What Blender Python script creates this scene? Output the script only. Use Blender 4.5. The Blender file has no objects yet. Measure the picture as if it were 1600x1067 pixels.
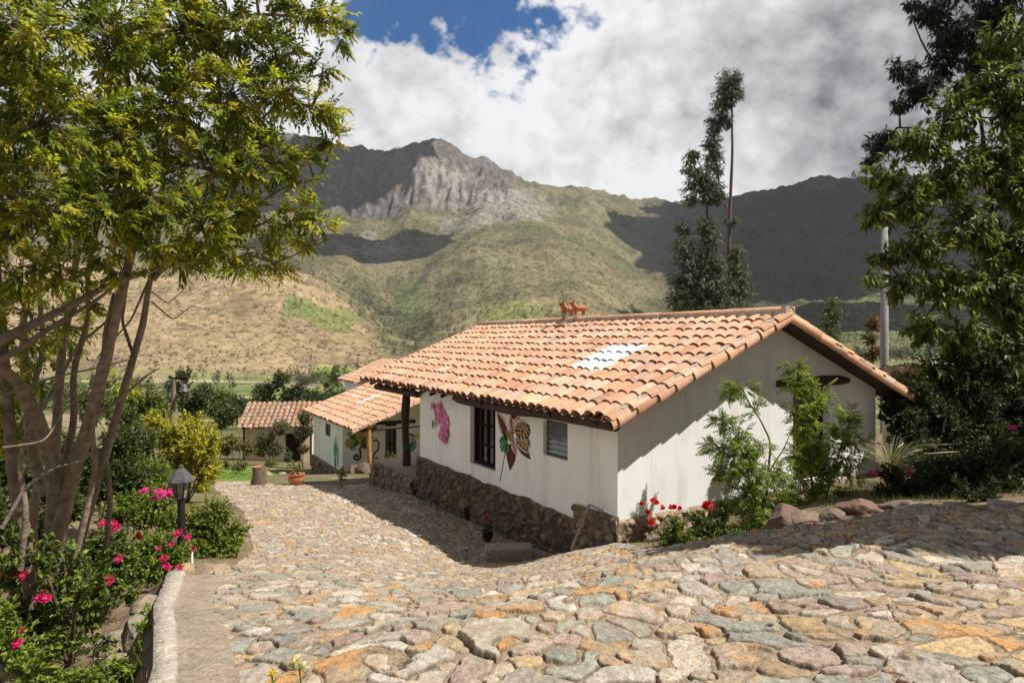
import bpy, math, random
import numpy as np
from mathutils import Vector
R = math.radians
rng = np.random.default_rng(7)
random.seed(7)
SC = bpy.context.scene
COL = SC.collection

# ------------------------------------------------------------------ camera
FPX = 1009.0; HOR = 530.0
cam_d = bpy.data.cameras.new('camera'); cam = bpy.data.objects.new('camera', cam_d); COL.objects.link(cam)
cam.location = (0, 0, 0); cam.rotation_euler = (R(90), 0, 0)
cam_d.sensor_width = 36; cam_d.lens = FPX / 1600 * 36
cam_d.shift_y = -(533.5 - HOR) / 1600
cam_d.clip_start = 0.05; cam_d.clip_end = 40000
SC.camera = cam

# ------------------------------------------------------------------ light
SUN = Vector((0.642, -0.141, 1.0)).normalized()
sun_el = math.asin(SUN.z); sun_az = math.atan2(SUN.x, SUN.y)
W = bpy.data.worlds.new("World"); SC.world = W; W.use_nodes = True
nt = W.node_tree; nt.nodes.clear()
def wn(t, **k):
    n = nt.nodes.new(t)
    for a, b in k.items(): setattr(n, a, b)
    return n
def wmath(op, a, b=None, c=None, clamp=False):
    n = wn('ShaderNodeMath', operation=op); n.use_clamp = clamp
    for i, v in enumerate((a, b, c)):
        if v is None: continue
        if isinstance(v, (int, float)): n.inputs[i].default_value = v
        else: nt.links.new(v, n.inputs[i])
    return n.outputs[0]
def wramp(v, a, b, lo=0.0, hi=1.0):
    n = wn('ShaderNodeMapRange', interpolation_type='SMOOTHSTEP')
    nt.links.new(v, n.inputs[0])
    for i, x in enumerate((a, b, lo, hi)): n.inputs[i + 1].default_value = x
    return n.outputs[0]
tc = wn('ShaderNodeTexCoord'); sx = wn('ShaderNodeSeparateXYZ'); nt.links.new(tc.outputs['Generated'], sx.inputs[0])
dx, dy, dz = sx.outputs
yy = wmath('MAXIMUM', dy, 0.12)
ax = wmath('DIVIDE', dx, yy); el = wmath('DIVIDE', dz, yy)
mp = wn('ShaderNodeMapping'); mp.inputs['Scale'].default_value = (1, 1, 1.2); nt.links.new(tc.outputs['Generated'], mp.inputs[0])
def wnoise(scale, detail=9, rough=.6, dist=0., off=(0, 0, 0)):
    m2 = wn('ShaderNodeMapping'); m2.inputs['Location'].default_value = off; nt.links.new(mp.outputs[0], m2.inputs[0])
    n = wn('ShaderNodeTexNoise'); nt.links.new(m2.outputs[0], n.inputs['Vector'])
    n.inputs['Scale'].default_value = scale; n.inputs['Detail'].default_value = detail
    n.inputs['Roughness'].default_value = rough; n.inputs['Distortion'].default_value = dist
    return n.outputs['Fac']
n1 = wnoise(5.5, 10, .58, .3); n2 = wnoise(2.6, 8, .55, .2, (3.1, 1.2, .4)); n3 = wnoise(8, 10, .58, .1, (7, 2, 5)); n4 = wnoise(20, 8, .6, .1, (1, 6, 2))
# a hole of blue sky ahead and high up
gx = wmath('DIVIDE', wmath('SUBTRACT', ax, -0.07), 0.165); gz = wmath('DIVIDE', wmath('SUBTRACT', el, 0.52), 0.105)
gd = wmath('SQRT', wmath('ADD', wmath('MULTIPLY', gx, gx), wmath('MULTIPLY', gz, gz)))
gd = wmath('ADD', gd, wmath('ADD', wmath('ADD', wmath('MULTIPLY', wmath('SUBTRACT', n1, 0.5), 3.6), wmath('MULTIPLY', wmath('SUBTRACT', n3, 0.5), 2.6)), wmath('MULTIPLY', wmath('SUBTRACT', n4, 0.5), 1.8)))
dens = wramp(gd, 0.68, 1.12)
# greyer cloud upper right; unseen sky behind and overhead darkened to cut fill light
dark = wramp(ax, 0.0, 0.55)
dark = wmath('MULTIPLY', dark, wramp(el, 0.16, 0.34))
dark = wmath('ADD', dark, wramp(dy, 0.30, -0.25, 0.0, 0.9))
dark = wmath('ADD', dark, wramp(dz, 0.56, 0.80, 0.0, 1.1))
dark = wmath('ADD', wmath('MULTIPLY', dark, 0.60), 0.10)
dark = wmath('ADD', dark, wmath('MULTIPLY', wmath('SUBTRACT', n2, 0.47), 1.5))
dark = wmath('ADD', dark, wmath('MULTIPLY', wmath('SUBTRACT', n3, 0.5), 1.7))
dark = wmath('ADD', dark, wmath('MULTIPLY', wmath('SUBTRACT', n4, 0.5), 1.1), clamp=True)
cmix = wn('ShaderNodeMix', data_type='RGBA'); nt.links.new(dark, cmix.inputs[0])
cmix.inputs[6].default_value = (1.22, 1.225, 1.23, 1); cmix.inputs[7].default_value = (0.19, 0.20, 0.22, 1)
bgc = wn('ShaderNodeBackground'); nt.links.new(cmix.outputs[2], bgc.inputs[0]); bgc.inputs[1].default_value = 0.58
sky = wn('ShaderNodeTexSky', sky_type='NISHITA'); sky.sun_disc = False
sky.sun_elevation = sun_el; sky.sun_rotation = sun_az; sky.altitude = 2800; sky.air_density = 1.0; sky.dust_density = 0.0; sky.ozone_density = 2.0
bgs = wn('ShaderNodeBackground'); hs = wn('ShaderNodeHueSaturation'); hs.inputs['Saturation'].default_value = 1.55; hs.inputs['Value'].default_value = .85; nt.links.new(sky.outputs[0], hs.inputs['Color']); nt.links.new(hs.outputs[0], bgs.inputs[0]); bgs.inputs[1].default_value = 0.10
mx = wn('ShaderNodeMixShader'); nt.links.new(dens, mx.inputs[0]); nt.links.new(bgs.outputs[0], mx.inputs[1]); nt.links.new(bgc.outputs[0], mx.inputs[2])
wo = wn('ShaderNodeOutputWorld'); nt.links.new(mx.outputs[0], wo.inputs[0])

sd = bpy.data.lights.new('sun', 'SUN'); sd.energy = 5.0; sd.angle = R(0.5); sd.color = (1.0, 0.955, 0.885)
so = bpy.data.objects.new('sun', sd); COL.objects.link(so); so.location = (20, -5, 40)
so.rotation_euler = (-SUN).to_track_quat('-Z', 'Y').to_euler()
SC.view_settings.view_transform = 'Standard'; SC.view_settings.look = 'None'
SC.view_settings.exposure = 0.46; SC.view_settings.gamma = 1
SC.cycles.max_bounces = 6; SC.cycles.transparent_max_bounces = 8
SC.cycles.diffuse_bounces = 3; SC.cycles.transmission_bounces = 3; SC.cycles.glossy_bounces = 2

# ------------------------------------------------------------------ numpy noise
_perm = np.random.default_rng(3).permutation(4096)
_g3 = np.random.default_rng(4).normal(size=(4096, 3)); _g3 /= np.linalg.norm(_g3, axis=1)[:, None]
def perlin(p):
    p = np.asarray(p, float)
    i = np.floor(p).astype(np.int64); f = p - i; w = f * f * f * (f * (f * 6 - 15) + 10)
    out = 0
    for a in (0, 1):
        for b in (0, 1):
            for c in (0, 1):
                h = _perm[(_perm[(_perm[(i[:, 0] + a) & 4095] + i[:, 1] + b) & 4095] + i[:, 2] + c) & 4095]
                d = (_g3[h] * (f - (a, b, c))).sum(1)
                out = out + d * (w[:, 0] if a else 1 - w[:, 0]) * (w[:, 1] if b else 1 - w[:, 1]) * (w[:, 2] if c else 1 - w[:, 2])
    return out
def fbm(p, octv=5, gain=.5, ridged=False):
    s = 0; a = 1; t = 0; p = np.asarray(p, float)
    for k in range(octv):
        n = perlin(p * 2 ** k + 17.3 * k)
        if ridged: n = 0.5 - np.abs(n) * 1.6
        s = s + a * n; t += a; a *= gain
    return s / t
def sstep(x, a, b):
    t = np.clip((np.asarray(x, float) - a) / (b - a), 0, 1); return t * t * (3 - 2 * t)

# ------------------------------------------------------------------ mesh builder
class MB:
    def __init__(s): s.v = []; s.l = []; s.t = []; s.c = []; s.n = 0
    def add(s, v, f, col=(1, 1, 1)):
        """v (n,3); f (m,k) int; col (3,) or (n,3)"""
        v = np.asarray(v, float).reshape(-1, 3); f = np.asarray(f, np.int64)
        s.v.append(v); s.l.append((f + s.n).ravel()); s.t.append(np.full(len(f), f.shape[1]))
        c = np.asarray(col, float)
        s.c.append(np.broadcast_to(c, (len(v), 3)) if c.ndim == 1 else c)
        s.n += len(v)
    def quad(s, a, b, c, d, col=(1, 1, 1)): s.add([a, b, c, d], [[0, 1, 2, 3]], col)
    def poly(s, pts, col=(1, 1, 1)): s.add(pts, [list(range(len(pts)))], col)
    def box(s, c, size, rot=0., col=(1, 1, 1), tilt=None):
        x, y, z = np.array(size) / 2
        v = np.array([[i * x, j * y, k * z] for i in (-1, 1) for j in (-1, 1) for k in (-1, 1)])
        if tilt is not None: v = v @ np.array(tilt).T
        ca, sa = math.cos(rot), math.sin(rot)
        v = v @ np.array([[ca, sa, 0], [-sa, ca, 0], [0, 0, 1]]) + np.array(c)
        s.add(v, [[0, 1, 3, 2], [4, 6, 7, 5], [0, 4, 5, 1], [2, 3, 7, 6], [0, 2, 6, 4], [1, 5, 7, 3]], col)
    def prism(s, pts, z0, z1, col=(1, 1, 1)):
        n = len(pts); v = [(p[0], p[1], z0 if np.isscalar(z0) else z0[i]) for i, p in enumerate(pts)] + [(p[0], p[1], z1 if np.isscalar(z1) else z1[i]) for i, p in enumerate(pts)]
        s.add(v, [[i, (i + 1) % n, n + (i + 1) % n, n + i] for i in range(n)], col)
        s.poly(v[n:], col); s.poly(v[:n][::-1], col)
    def tube(s, pts, rad, n=8, col=(1, 1, 1), cap=True, rough=0.):
        pts = np.asarray(pts, float); m = len(pts); rad = np.broadcast_to(np.asarray(rad, float), (m,))
        T = np.gradient(pts, axis=0); T /= np.linalg.norm(T, axis=1)[:, None] + 1e-9
        ref = np.array([0, 0, 1.]) if abs(T[0, 2]) < .9 else np.array([1., 0, 0])
        A = np.cross(T, ref); A /= np.linalg.norm(A, axis=1)[:, None] + 1e-9
        for i in range(1, m):
            a = A[i - 1] - T[i] * (A[i - 1] @ T[i]); A[i] = a / (np.linalg.norm(a) + 1e-9)
        B = np.cross(T, A); ph = np.arange(n) * 2 * math.pi / n
        rr = rad[:, None] * np.ones(n)
        if rough: rr = rr * (1 + rough * rng.uniform(-1, 1, rr.shape))
        v = pts[:, None, :] + rr[..., None] * (A[:, None, :] * np.cos(ph)[None, :, None] + B[:, None, :] * np.sin(ph)[None, :, None])
        f = [[i * n + j, i * n + (j + 1) % n, (i + 1) * n + (j + 1) % n, (i + 1) * n + j] for i in range(m - 1) for j in range(n)]
        s.add(v.reshape(-1, 3), f, col)
        if cap:
            s.poly(v[0][::-1], col); s.poly(v[-1], col)
    def lathe(s, c, prof, n=16, col=(1, 1, 1)):
        v = [(c[0] + r * math.cos(2 * math.pi * j / n), c[1] + r * math.sin(2 * math.pi * j / n), c[2] + z) for r, z in prof for j in range(n)]
        f = [[i * n + j, i * n + (j + 1) % n, (i + 1) * n + (j + 1) % n, (i + 1) * n + j] for i in range(len(prof) - 1) for j in range(n)]
        s.add(v, f, col)
    def blob(s, c, rad, seed=0, amp=.25, fr=1.2, sub=3, col=(1, 1, 1), flat=None):
        v, f = ICO[sub]; r = 1 + amp * fbm(v * fr + seed * 7.7, 3) * 2
        p = v * r[:, None]
        if flat is not None: p[:, 2] = np.maximum(p[:, 2], flat)
        s.add(p * np.array(rad) + np.array(c), f, col)
    def rock(s, c, rad, seed=0, col=(1, 1, 1)):
        v, f = ICO[5]; g = np.random.default_rng(int(seed * 17) + 3); p = v.copy()
        for _ in range(26):
            n = g.normal(size=3); n /= np.linalg.norm(n); d = g.uniform(.62, .92); o = p @ n - d; p = p - n * (np.maximum(o, 0) * .92)[:, None]
        p = p * (1 + .10 * fbm(v * 2.2 + seed, 4) * 2 + .03 * fbm(v * 9 + seed, 3))[:, None]
        cc = np.array(col) * (1 + .5 * fbm(v * 3 + seed * 3, 4))[:, None]
        s.add(p * np.array(rad) * 1.15 + np.array(c), f, cc)
    def build(s, name, mat, parent=None, smooth=False, loc=None, rotz=0.):
        v = np.concatenate(s.v); l = np.concatenate(s.l); t = np.concatenate(s.t); c = np.concatenate(s.c)
        me = bpy.data.meshes.new(name)
        me.vertices.add(len(v)); me.vertices.foreach_set('co', v.astype(np.float32).ravel())
        me.loops.add(len(l)); me.loops.foreach_set('vertex_index', l.astype(np.int32))
        me.polygons.add(len(t)); st = np.concatenate([[0], np.cumsum(t)[:-1]])
        me.polygons.foreach_set('loop_start', st.astype(np.int32)); me.polygons.foreach_set('loop_total', t.astype(np.int32))
        me.update(calc_edges=True)
        me.polygons.foreach_set('use_smooth', np.full(len(t), bool(smooth)))
        at = me.color_attributes.new('col', 'FLOAT_COLOR', 'POINT')
        at.data.foreach_set('color', np.concatenate([c, np.ones((len(c), 1))], 1).astype(np.float32).ravel())
        me.materials.append(mat)
        o = bpy.data.objects.new(name, me); COL.objects.link(o)
        if parent: o.parent = parent
        if loc is not None: o.location = loc
        o.rotation_euler.z = rotz
        return o
def _ico(sub):
    import bmesh
    bm = bmesh.new(); bmesh.ops.create_icosphere(bm, subdivisions=sub, radius=1)
    v = np.array([x.co[:] for x in bm.verts]); f = np.array([[y.index for y in x.verts] for x in bm.faces]); bm.free(); return v, f
ICO = {k: _ico(k) for k in (1, 2, 3, 4, 5)}

def tag(o, label=None, cat=None, group=None, kind=None):
    if label: o['label'] = label
    if cat: o['category'] = cat
    if group: o['group'] = group
    if kind: o['kind'] = kind
    return o
def thing(name, label, cat, loc=(0, 0, 0), rotz=0., group=None):
    o = bpy.data.objects.new(name, None); COL.objects.link(o); o.empty_display_size = .2
    o.location = loc; o.rotation_euler = (0, 0, rotz)
    return tag(o, label, cat, group)

# ------------------------------------------------------------------ materials
def pm(name, col=(.5, .5, .5), attr=False, rough=.85, var=.25, vscale=3., bump=.3, bscale=20., bdist=.01, trans=0., metal=0., spec=.3, detail=8, stain=None):
    m = bpy.data.materials.new(name); m.use_nodes = True; n = m.node_tree; N = n.nodes; L = n.links; N.clear()
    out = N.new('ShaderNodeOutputMaterial'); b = N.new('ShaderNodeBsdfPrincipled')
    b.inputs['Roughness'].default_value = rough; b.inputs['Metallic'].default_value = metal; b.inputs['Specular IOR Level'].default_value = spec
    co = N.new('ShaderNodeTexCoord')
    if attr:
        a = N.new('ShaderNodeAttribute'); a.attribute_name = 'col'; base = a.outputs['Color']
    else:
        a = N.new('ShaderNodeRGB'); a.outputs[0].default_value = (*col, 1); base = a.outputs[0]
    if var:
        no = N.new('ShaderNodeTexNoise'); no.inputs['Scale'].default_value = vscale; no.inputs['Detail'].default_value = detail; no.inputs['Roughness'].default_value = .65
        L.new(co.outputs['Object'], no.inputs['Vector'])
        mr = N.new('ShaderNodeMapRange'); mr.inputs[1].default_value = .3; mr.inputs[2].default_value = .7
        mr.inputs[3].default_value = 1 - var; mr.inputs[4].default_value = 1 + var; L.new(no.outputs['Fac'], mr.inputs[0])
        mu = N.new('ShaderNodeVectorMath'); mu.operation = 'SCALE'; L.new(base, mu.inputs[0]); L.new(mr.outputs[0], mu.inputs['Scale']); base = mu.outputs[0]
    if stain:
        sc_, scol, lo, hi, amt = stain
        no = N.new('ShaderNodeTexNoise'); no.inputs['Scale'].default_value = 1; no.inputs['Detail'].default_value = 8; no.inputs['Roughness'].default_value = .7
        mpn = N.new('ShaderNodeMapping'); mpn.inputs['Scale'].default_value = sc_; L.new(co.outputs['Object'], mpn.inputs[0]); L.new(mpn.outputs[0], no.inputs['Vector'])
        mr = N.new('ShaderNodeMapRange'); mr.inputs[1].default_value = lo; mr.inputs[2].default_value = hi; mr.inputs[4].default_value = amt; L.new(no.outputs['Fac'], mr.inputs[0])
        mi = N.new('ShaderNodeMix'); mi.data_type = 'RGBA'; L.new(mr.outputs[0], mi.inputs[0]); L.new(base, mi.inputs[6]); mi.inputs[7].default_value = (*scol, 1); base = mi.outputs[2]
    L.new(base, b.inputs['Base Color'])
    if bump:
        nb = N.new('ShaderNodeTexNoise'); nb.inputs['Scale'].default_value = bscale; nb.inputs['Detail'].default_value = 6; nb.inputs['Roughness'].default_value = .6
        L.new(co.outputs['Object'], nb.inputs['Vector'])
        bp = N.new('ShaderNodeBump'); bp.inputs['Strength'].default_value = bump; bp.inputs['Distance'].default_value = bdist
        L.new(nb.outputs['Fac'], bp.inputs['Height']); L.new(bp.outputs[0], b.inputs['Normal'])
    if trans:
        tr = N.new('ShaderNodeBsdfTranslucent'); L.new(base, tr.inputs['Color']); ms = N.new('ShaderNodeMixShader'); ms.inputs[0].default_value = trans
        L.new(b.outputs[0], ms.inputs[1]); L.new(tr.outputs[0], ms.inputs[2]); L.new(ms.outputs[0], out.inputs[0])
    else: L.new(b.outputs[0], out.inputs[0])
    return m
M = {}
M['plaster'] = pm('white_plaster', (.87, .865, .84), var=.06, vscale=1.3, bump=.2, bscale=5, bdist=.02, stain=((2.4, 2.4, .4), (.50, .42, .33), .52, .78, .6), rough=.9)
M['plaster_warm'] = pm('cream_plaster', (.66, .57, .41), var=.08, vscale=2, bump=.3, bscale=10, bdist=.02, stain=((2, 2, .6), (.42, .31, .2), .55, .8, .5))
M['tile'] = pm('clay_tile', attr=True, var=.22, vscale=14, bump=.5, bscale=60, bdist=.006, rough=.85, stain=((6, 6, 6), (.22, .18, .13), .53, .70, .62))
M['mortar'] = pm('lime_mortar', (.50, .44, .36), var=.3, vscale=9, bump=.9, bscale=22, bdist=.03)
M['log'] = pm('dark_log', (.055, .034, .022), var=.4, vscale=8, bump=.6, bscale=25, bdist=.02, rough=.7)
M['pinelog'] = pm('orange_log', (.42, .20, .07), var=.35, vscale=9, bump=.4, bscale=20, rough=.6)
M['darkwood'] = pm('dark_wood', (.020, .011, .008), var=.4, vscale=6, bump=.3, bscale=30, rough=.8, spec=.15)
M['stone'] = pm('stone', attr=True, var=.32, vscale=7, bump=.8, bscale=30, bdist=.02, stain=((9, 9, 9), (.16, .12, .08), .56, .76, .6))
M['cobble'] = pm('cobble_stone', attr=True, var=.30, vscale=24, bump=1., bscale=60, bdist=.012, stain=((13, 13, 13), (.16, .11, .065), .55, .72, .5), rough=.8)
M['soil'] = pm('soil', attr=True, var=.4, vscale=5, bump=.9, bscale=25, bdist=.03)
M['concrete'] = pm('concrete', (.36, .305, .245), var=.38, vscale=22, bump=1., bscale=34, bdist=.035, stain=((6, 6, 6), (.2, .16, .11), .55, .75, .6))
M['kerb'] = pm('kerb_concrete', attr=True, var=.30, vscale=26, bump=1., bscale=38, bdist=.03, stain=((7, 7, 7), (.19, .145, .10), .52, .72, .6))
M['bark'] = pm('bark', attr=True, var=.45, vscale=16, bump=1, bscale=40, bdist=.02)
M['leaf'] = pm('leaf', attr=True, var=0, bump=0, rough=.5, spec=.35, trans=.45)
M['leaf_bright'] = pm('leaf_bright', attr=True, var=0, bump=0, rough=.45, spec=.4, trans=.55)
M['leaf_dull'] = pm('leaf_dull', attr=True, var=0, bump=0, rough=.6, spec=.3, trans=.25)
M['petal'] = pm('petal', attr=True, var=0, bump=0, rough=.5, trans=.3)
M['paint'] = pm('wall_paint', attr=True, var=.15, vscale=25, bump=.3, bscale=10, rough=.8)
M['metal_black'] = pm('black_metal', (.012, .012, .013), var=.3, vscale=12, bump=.2, rough=.4, spec=.5)
M['metal_grey'] = pm('worn_metal_cap', (.075, .075, .08), var=.6, vscale=14, bump=.5, rough=.5, spec=.5)
M['pipe'] = pm('pvc_pipe', (.30, .27, .24), var=.4, vscale=12, bump=.2, rough=.5)
M['pole'] = pm('pole_concrete', (.27, .26, .25), var=.15, vscale=4, bump=.3, bscale=20)
M['clay'] = pm('clay', (.42, .17, .075), var=.3, vscale=9, bump=.4, bscale=20)
M['glass_dark'] = pm('dark_pane', (.018, .018, .018), var=.3, vscale=3, bump=0, rough=.12, spec=.6)
M['louvre'] = pm('louvre_glass', (.17, .18, .17), var=.3, vscale=5, bump=0, rough=.15, spec=.6)
M['frosted'] = pm('lamp_glass', (.26, .25, .20), var=.3, vscale=15, bump=.2, rough=.3)
M['skylight'] = pm('clear_tile', (.86, .87, .88), var=.06, vscale=6, bump=.2, rough=.35)

# ------------------------------------------------------------------ reference frame: pixel of the 1600x1067 photo + depth -> place
def P(px, py, Y): return np.array([(px - 800) / FPX * Y, Y, (HOR - py) / FPX * Y])

# ------------------------------------------------------------------ ground heights (thin plate through surveyed points)
_gc = []
for px, Y, z in [(340, 3.2, -1.70), (800, 3.1, -1.65), (1250, 3.0, -1.60), (1600, 2.85, -1.52),
                 (560, 5.0, -2.1), (760, 5.6, -2.39), (1000, 5.2, -2.05), (1200, 5.2, -1.93), (1600, 4.6, -1.72),
                 (345, 7.0, -2.57), (345, 9.8, -3.02), (360, 12.6, -3.37), (340, 18, -4.12), (325, 24, -5.1),
                 (560, 8.6, -3.0), (600, 12, -3.6), (620, 13.6, -3.87), (525, 17.4, -4.12), (600, 18.3, -4.25),
                 (740, 9.6, -3.43), (720, 11.5, -3.75), (830, 11.9, -3.86), (740, 14, -3.96), (657, 16.6, -4.06), (790, 10.9, -3.78),
                 (870, 10.0, -3.36), (860, 11.0, -3.72), (920, 10.4, -3.42), (965, 9.6, -3.05), (1050, 8.2, -2.70), (1200, 7.6, -2.40), (1400, 7.0, -2.12), (1600, 6.4, -1.90),
                 (900, 7.0, -2.62), (1000, 7.0, -2.48),
                 (1080, 9.6, -2.98), (1150, 10.6, -2.9), (1200, 9.2, -2.72), (1270, 11.4, -2.8), (1330, 9.2, -2.32), (1500, 9.2, -2.3), (1260, 9.0, -2.4),
                 (1367, 13.3, -2.83), (1450, 12, -2.5), (1600, 12, -2.26), (1800, 8, -1.8), (1800, 14, -2.1),
                 (450, 26, -5.5), (535, 28.5, -6.15), (577, 26.9, -5.65), (620, 30, -6.3), (660, 24, -5.0), (480, 34, -7.0), (400, 30, -6.4),
                 (390, 42, -7.9), (250, 30, -6.0), (100, 20, -4.6), (150, 10, -3.0), (50, 5, -2.25), (180, 5, -2.15), (200, 7, -2.6), (-300, 10, -3.2), (-200, 25, -5.2)]:
    _gc.append(((px - 800) / FPX * Y, Y, z))
_gc += [(0, 0, -1.5), (3, 0, -1.4), (-3, 0, -1.55), (0, -4, -1.1), (8, -4, -.9), (-8, -4, -1.3), (-8, 2, -2), (9, 3, -1.5), (16, 8, -1.2),
        (-22, 45, -8.2), (-8, 45, -8.4), (6, 45, -7.6), (22, 45, -6.5), (10, 30, -5.2), (18, 20, -2.6), (26, 30, -3.6), (4, 22, -4.8), (3, 34, -6.6), (-24, 20, -4.8), (-26, 33, -6.4), (26, 12, -1.0), (-24, 4, -2.6)]
_gc = np.array(_gc)
def _tps(r2): return np.where(r2 > 0, r2 * np.log(np.maximum(r2, 1e-12)), 0) * .5
_n = len(_gc); _q = _gc[:, :2] / 10
_K = _tps(((_q[:, None] - _q[None]) ** 2).sum(-1)) + np.eye(_n) * 2e-3
_Pm = np.hstack([np.ones((_n, 1)), _q]); _A = np.zeros((_n + 3, _n + 3)); _A[:_n, :_n] = _K; _A[:_n, _n:] = _Pm; _A[_n:, :_n] = _Pm.T
_w = np.linalg.solve(_A, np.concatenate([_gc[:, 2], np.zeros(3)]))
def G(x, y):
    x = np.atleast_1d(np.asarray(x, float)).ravel(); y = np.atleast_1d(np.asarray(y, float)).ravel(); out = np.empty(len(x))
    for k in range(0, len(x), 40000):
        q = np.stack([x[k:k + 40000], y[k:k + 40000]], 1) / 10
        out[k:k + 40000] = _tps(((q[:, None] - _q[None]) ** 2).sum(-1)) @ _w[:_n] + _w[_n] + q @ _w[_n + 1:]
    return out
def GZ(x, y): return float(G(x, y)[0])
def GP(px, py):
    """where the ray of a photo pixel first meets the ground"""
    Ys = np.geomspace(1.5, 45, 3000); xs = (px - 800) / FPX * Ys; d = (HOR - py) / FPX * Ys - G(xs, Ys)
    k = np.argmax(d < 0) if (d < 0).any() else len(Ys) - 1
    return np.array([xs[k], Ys[k], float(G(xs[k], Ys[k])[0])])
def inpoly(x, y, poly):
    r = np.zeros(x.shape, bool); n = len(poly); j = n - 1
    for i in range(n):
        xi, yi = poly[i][:2]; xj, yj = poly[j][:2]
        c = ((yi > y) != (yj > y)) & (x < (xj - xi) * (y - yi) / (yj - yi + 1e-12) + xi); r ^= c; j = i
    return r

# house frame
U2 = np.array([-.512, .859]); V2 = np.array([.859, .512]); TH = math.atan2(.512, .859)
HA = np.array([1.635, 10.0])
def H(s, t, z): q = HA + s * V2 + t * U2; return np.array([q[0], q[1], z])
# ------------------------------------------------------------------ ground sheet, kerb, cobbled path
KERB_R = [(-.62, -3.), (-.62, 1.0), (-.95, 2.2), tuple(P(362, 1067, 3.25)[:2]), (-2.25, 4.9), tuple(P(347, 903, 6.95)[:2])]
KERB_L = [(-.98, -3.), (-.98, 1.0), (-1.32, 2.2), tuple(P(240, 1067, 3.25)[:2]), (-2.72, 4.9), tuple(P(262, 903, 6.95)[:2])]
PATH = [(-.76, -2.5), (-.76, 1.0), (-1.1, 2.2)] + [(q[0] - .12, q[1]) for q in KERB_R[3:]] + \
       [tuple(GP(385, 858)[:2]), tuple(GP(372, 800)[:2]), tuple(GP(330, 765)[:2]), tuple(GP(330, 752)[:2]), tuple(GP(400, 750)[:2]), tuple(GP(440, 757)[:2]), tuple(GP(530, 757)[:2]), tuple(GP(585, 752)[:2]),
        tuple(GP(640, 765)[:2]), tuple(H(-.02, 7.9, 0)[:2]), tuple(H(.1, .1, 0)[:2]), tuple(P(1000, 0, 9.2)[:2]), tuple(P(1100, 0, 8.4)[:2]), tuple(P(1215, 0, 8.0)[:2]),
        tuple(P(1400, 0, 7.9)[:2]), tuple(P(1600, 0, 7.2)[:2]), (9.5, 7.0), (12, 4), (12, -2.5)]
def seg_side(x, y, line):
    """signed distance-ish: how far left of a polyline (function of y)"""
    ys = np.array([q[1] for q in line]); xs = np.array([q[0] for q in line]); return np.interp(y, ys, xs) - x
def GS(x, y):
    """soil height"""
    z = G(x, y)
    left = seg_side(x, y, KERB_L)
    z = z - .32 * sstep(left, -.02, .25) * (1 - sstep(y, 6.2, 7.6)) * (1 - sstep(left, 1.5, 4))
    return z
def make_ground():
    xs = np.concatenate([np.linspace(-30, -8, 45), np.linspace(-7.9, 12, 260), np.linspace(12.3, 30, 40)])
    ys = np.concatenate([np.linspace(-4, 16, 230), np.linspace(16.3, 46, 110)])
    X, Y = np.meshgrid(xs, ys); x = X.ravel(); y = Y.ravel()
    z = GS(x, y) + .05 * fbm(np.stack([x, y, 0 * x], 1) * 1.1, 5) - .06 * np.logical_and.reduce([inpoly(x + .16 * math.cos(k * .785), y + .16 * math.sin(k * .785), PATH) for k in range(8)]) + .012 * ~inpoly(x, y, PATH)
    f = fbm(np.stack([x, y, 0 * x + 5], 1) * .8, 5)
    soil = np.array([.13, .088, .052]); dry = np.array([.24, .18, .10]); grn = np.array([.10, .13, .035]); lush = np.array([.14, .22, .035])
    c = soil + (dry - soil) * sstep(f, -.2, .3)[:, None]
    g = sstep(fbm(np.stack([x, y, 0 * x + 9], 1) * .5, 5), -.1, .2) * sstep(y, 9, 18)
    c = c + (grn - c) * (g * .8)[:, None]
    lawn = inpoly(x, y, LAWN); c[lawn] = lush * (1 + .3 * f[lawn])[:, None]
    m = MB(); nx = len(xs); i, j = np.meshgrid(np.arange(len(ys) - 1), np.arange(nx - 1), indexing='ij'); a = (i * nx + j).ravel()
    m.add(np.stack([x, y, z], 1), np.stack([a, a + 1, a + nx + 1, a + nx], 1), c)
    tag(m.build('ground', M['soil'], smooth=True), kind='structure')
LAWN = [tuple(GP(290, 752)[:2]), tuple(GP(402, 750)[:2]), tuple(GP(430, 738)[:2]), tuple(GP(400, 727)[:2]), tuple(GP(300, 730)[:2])]
make_ground()

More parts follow.
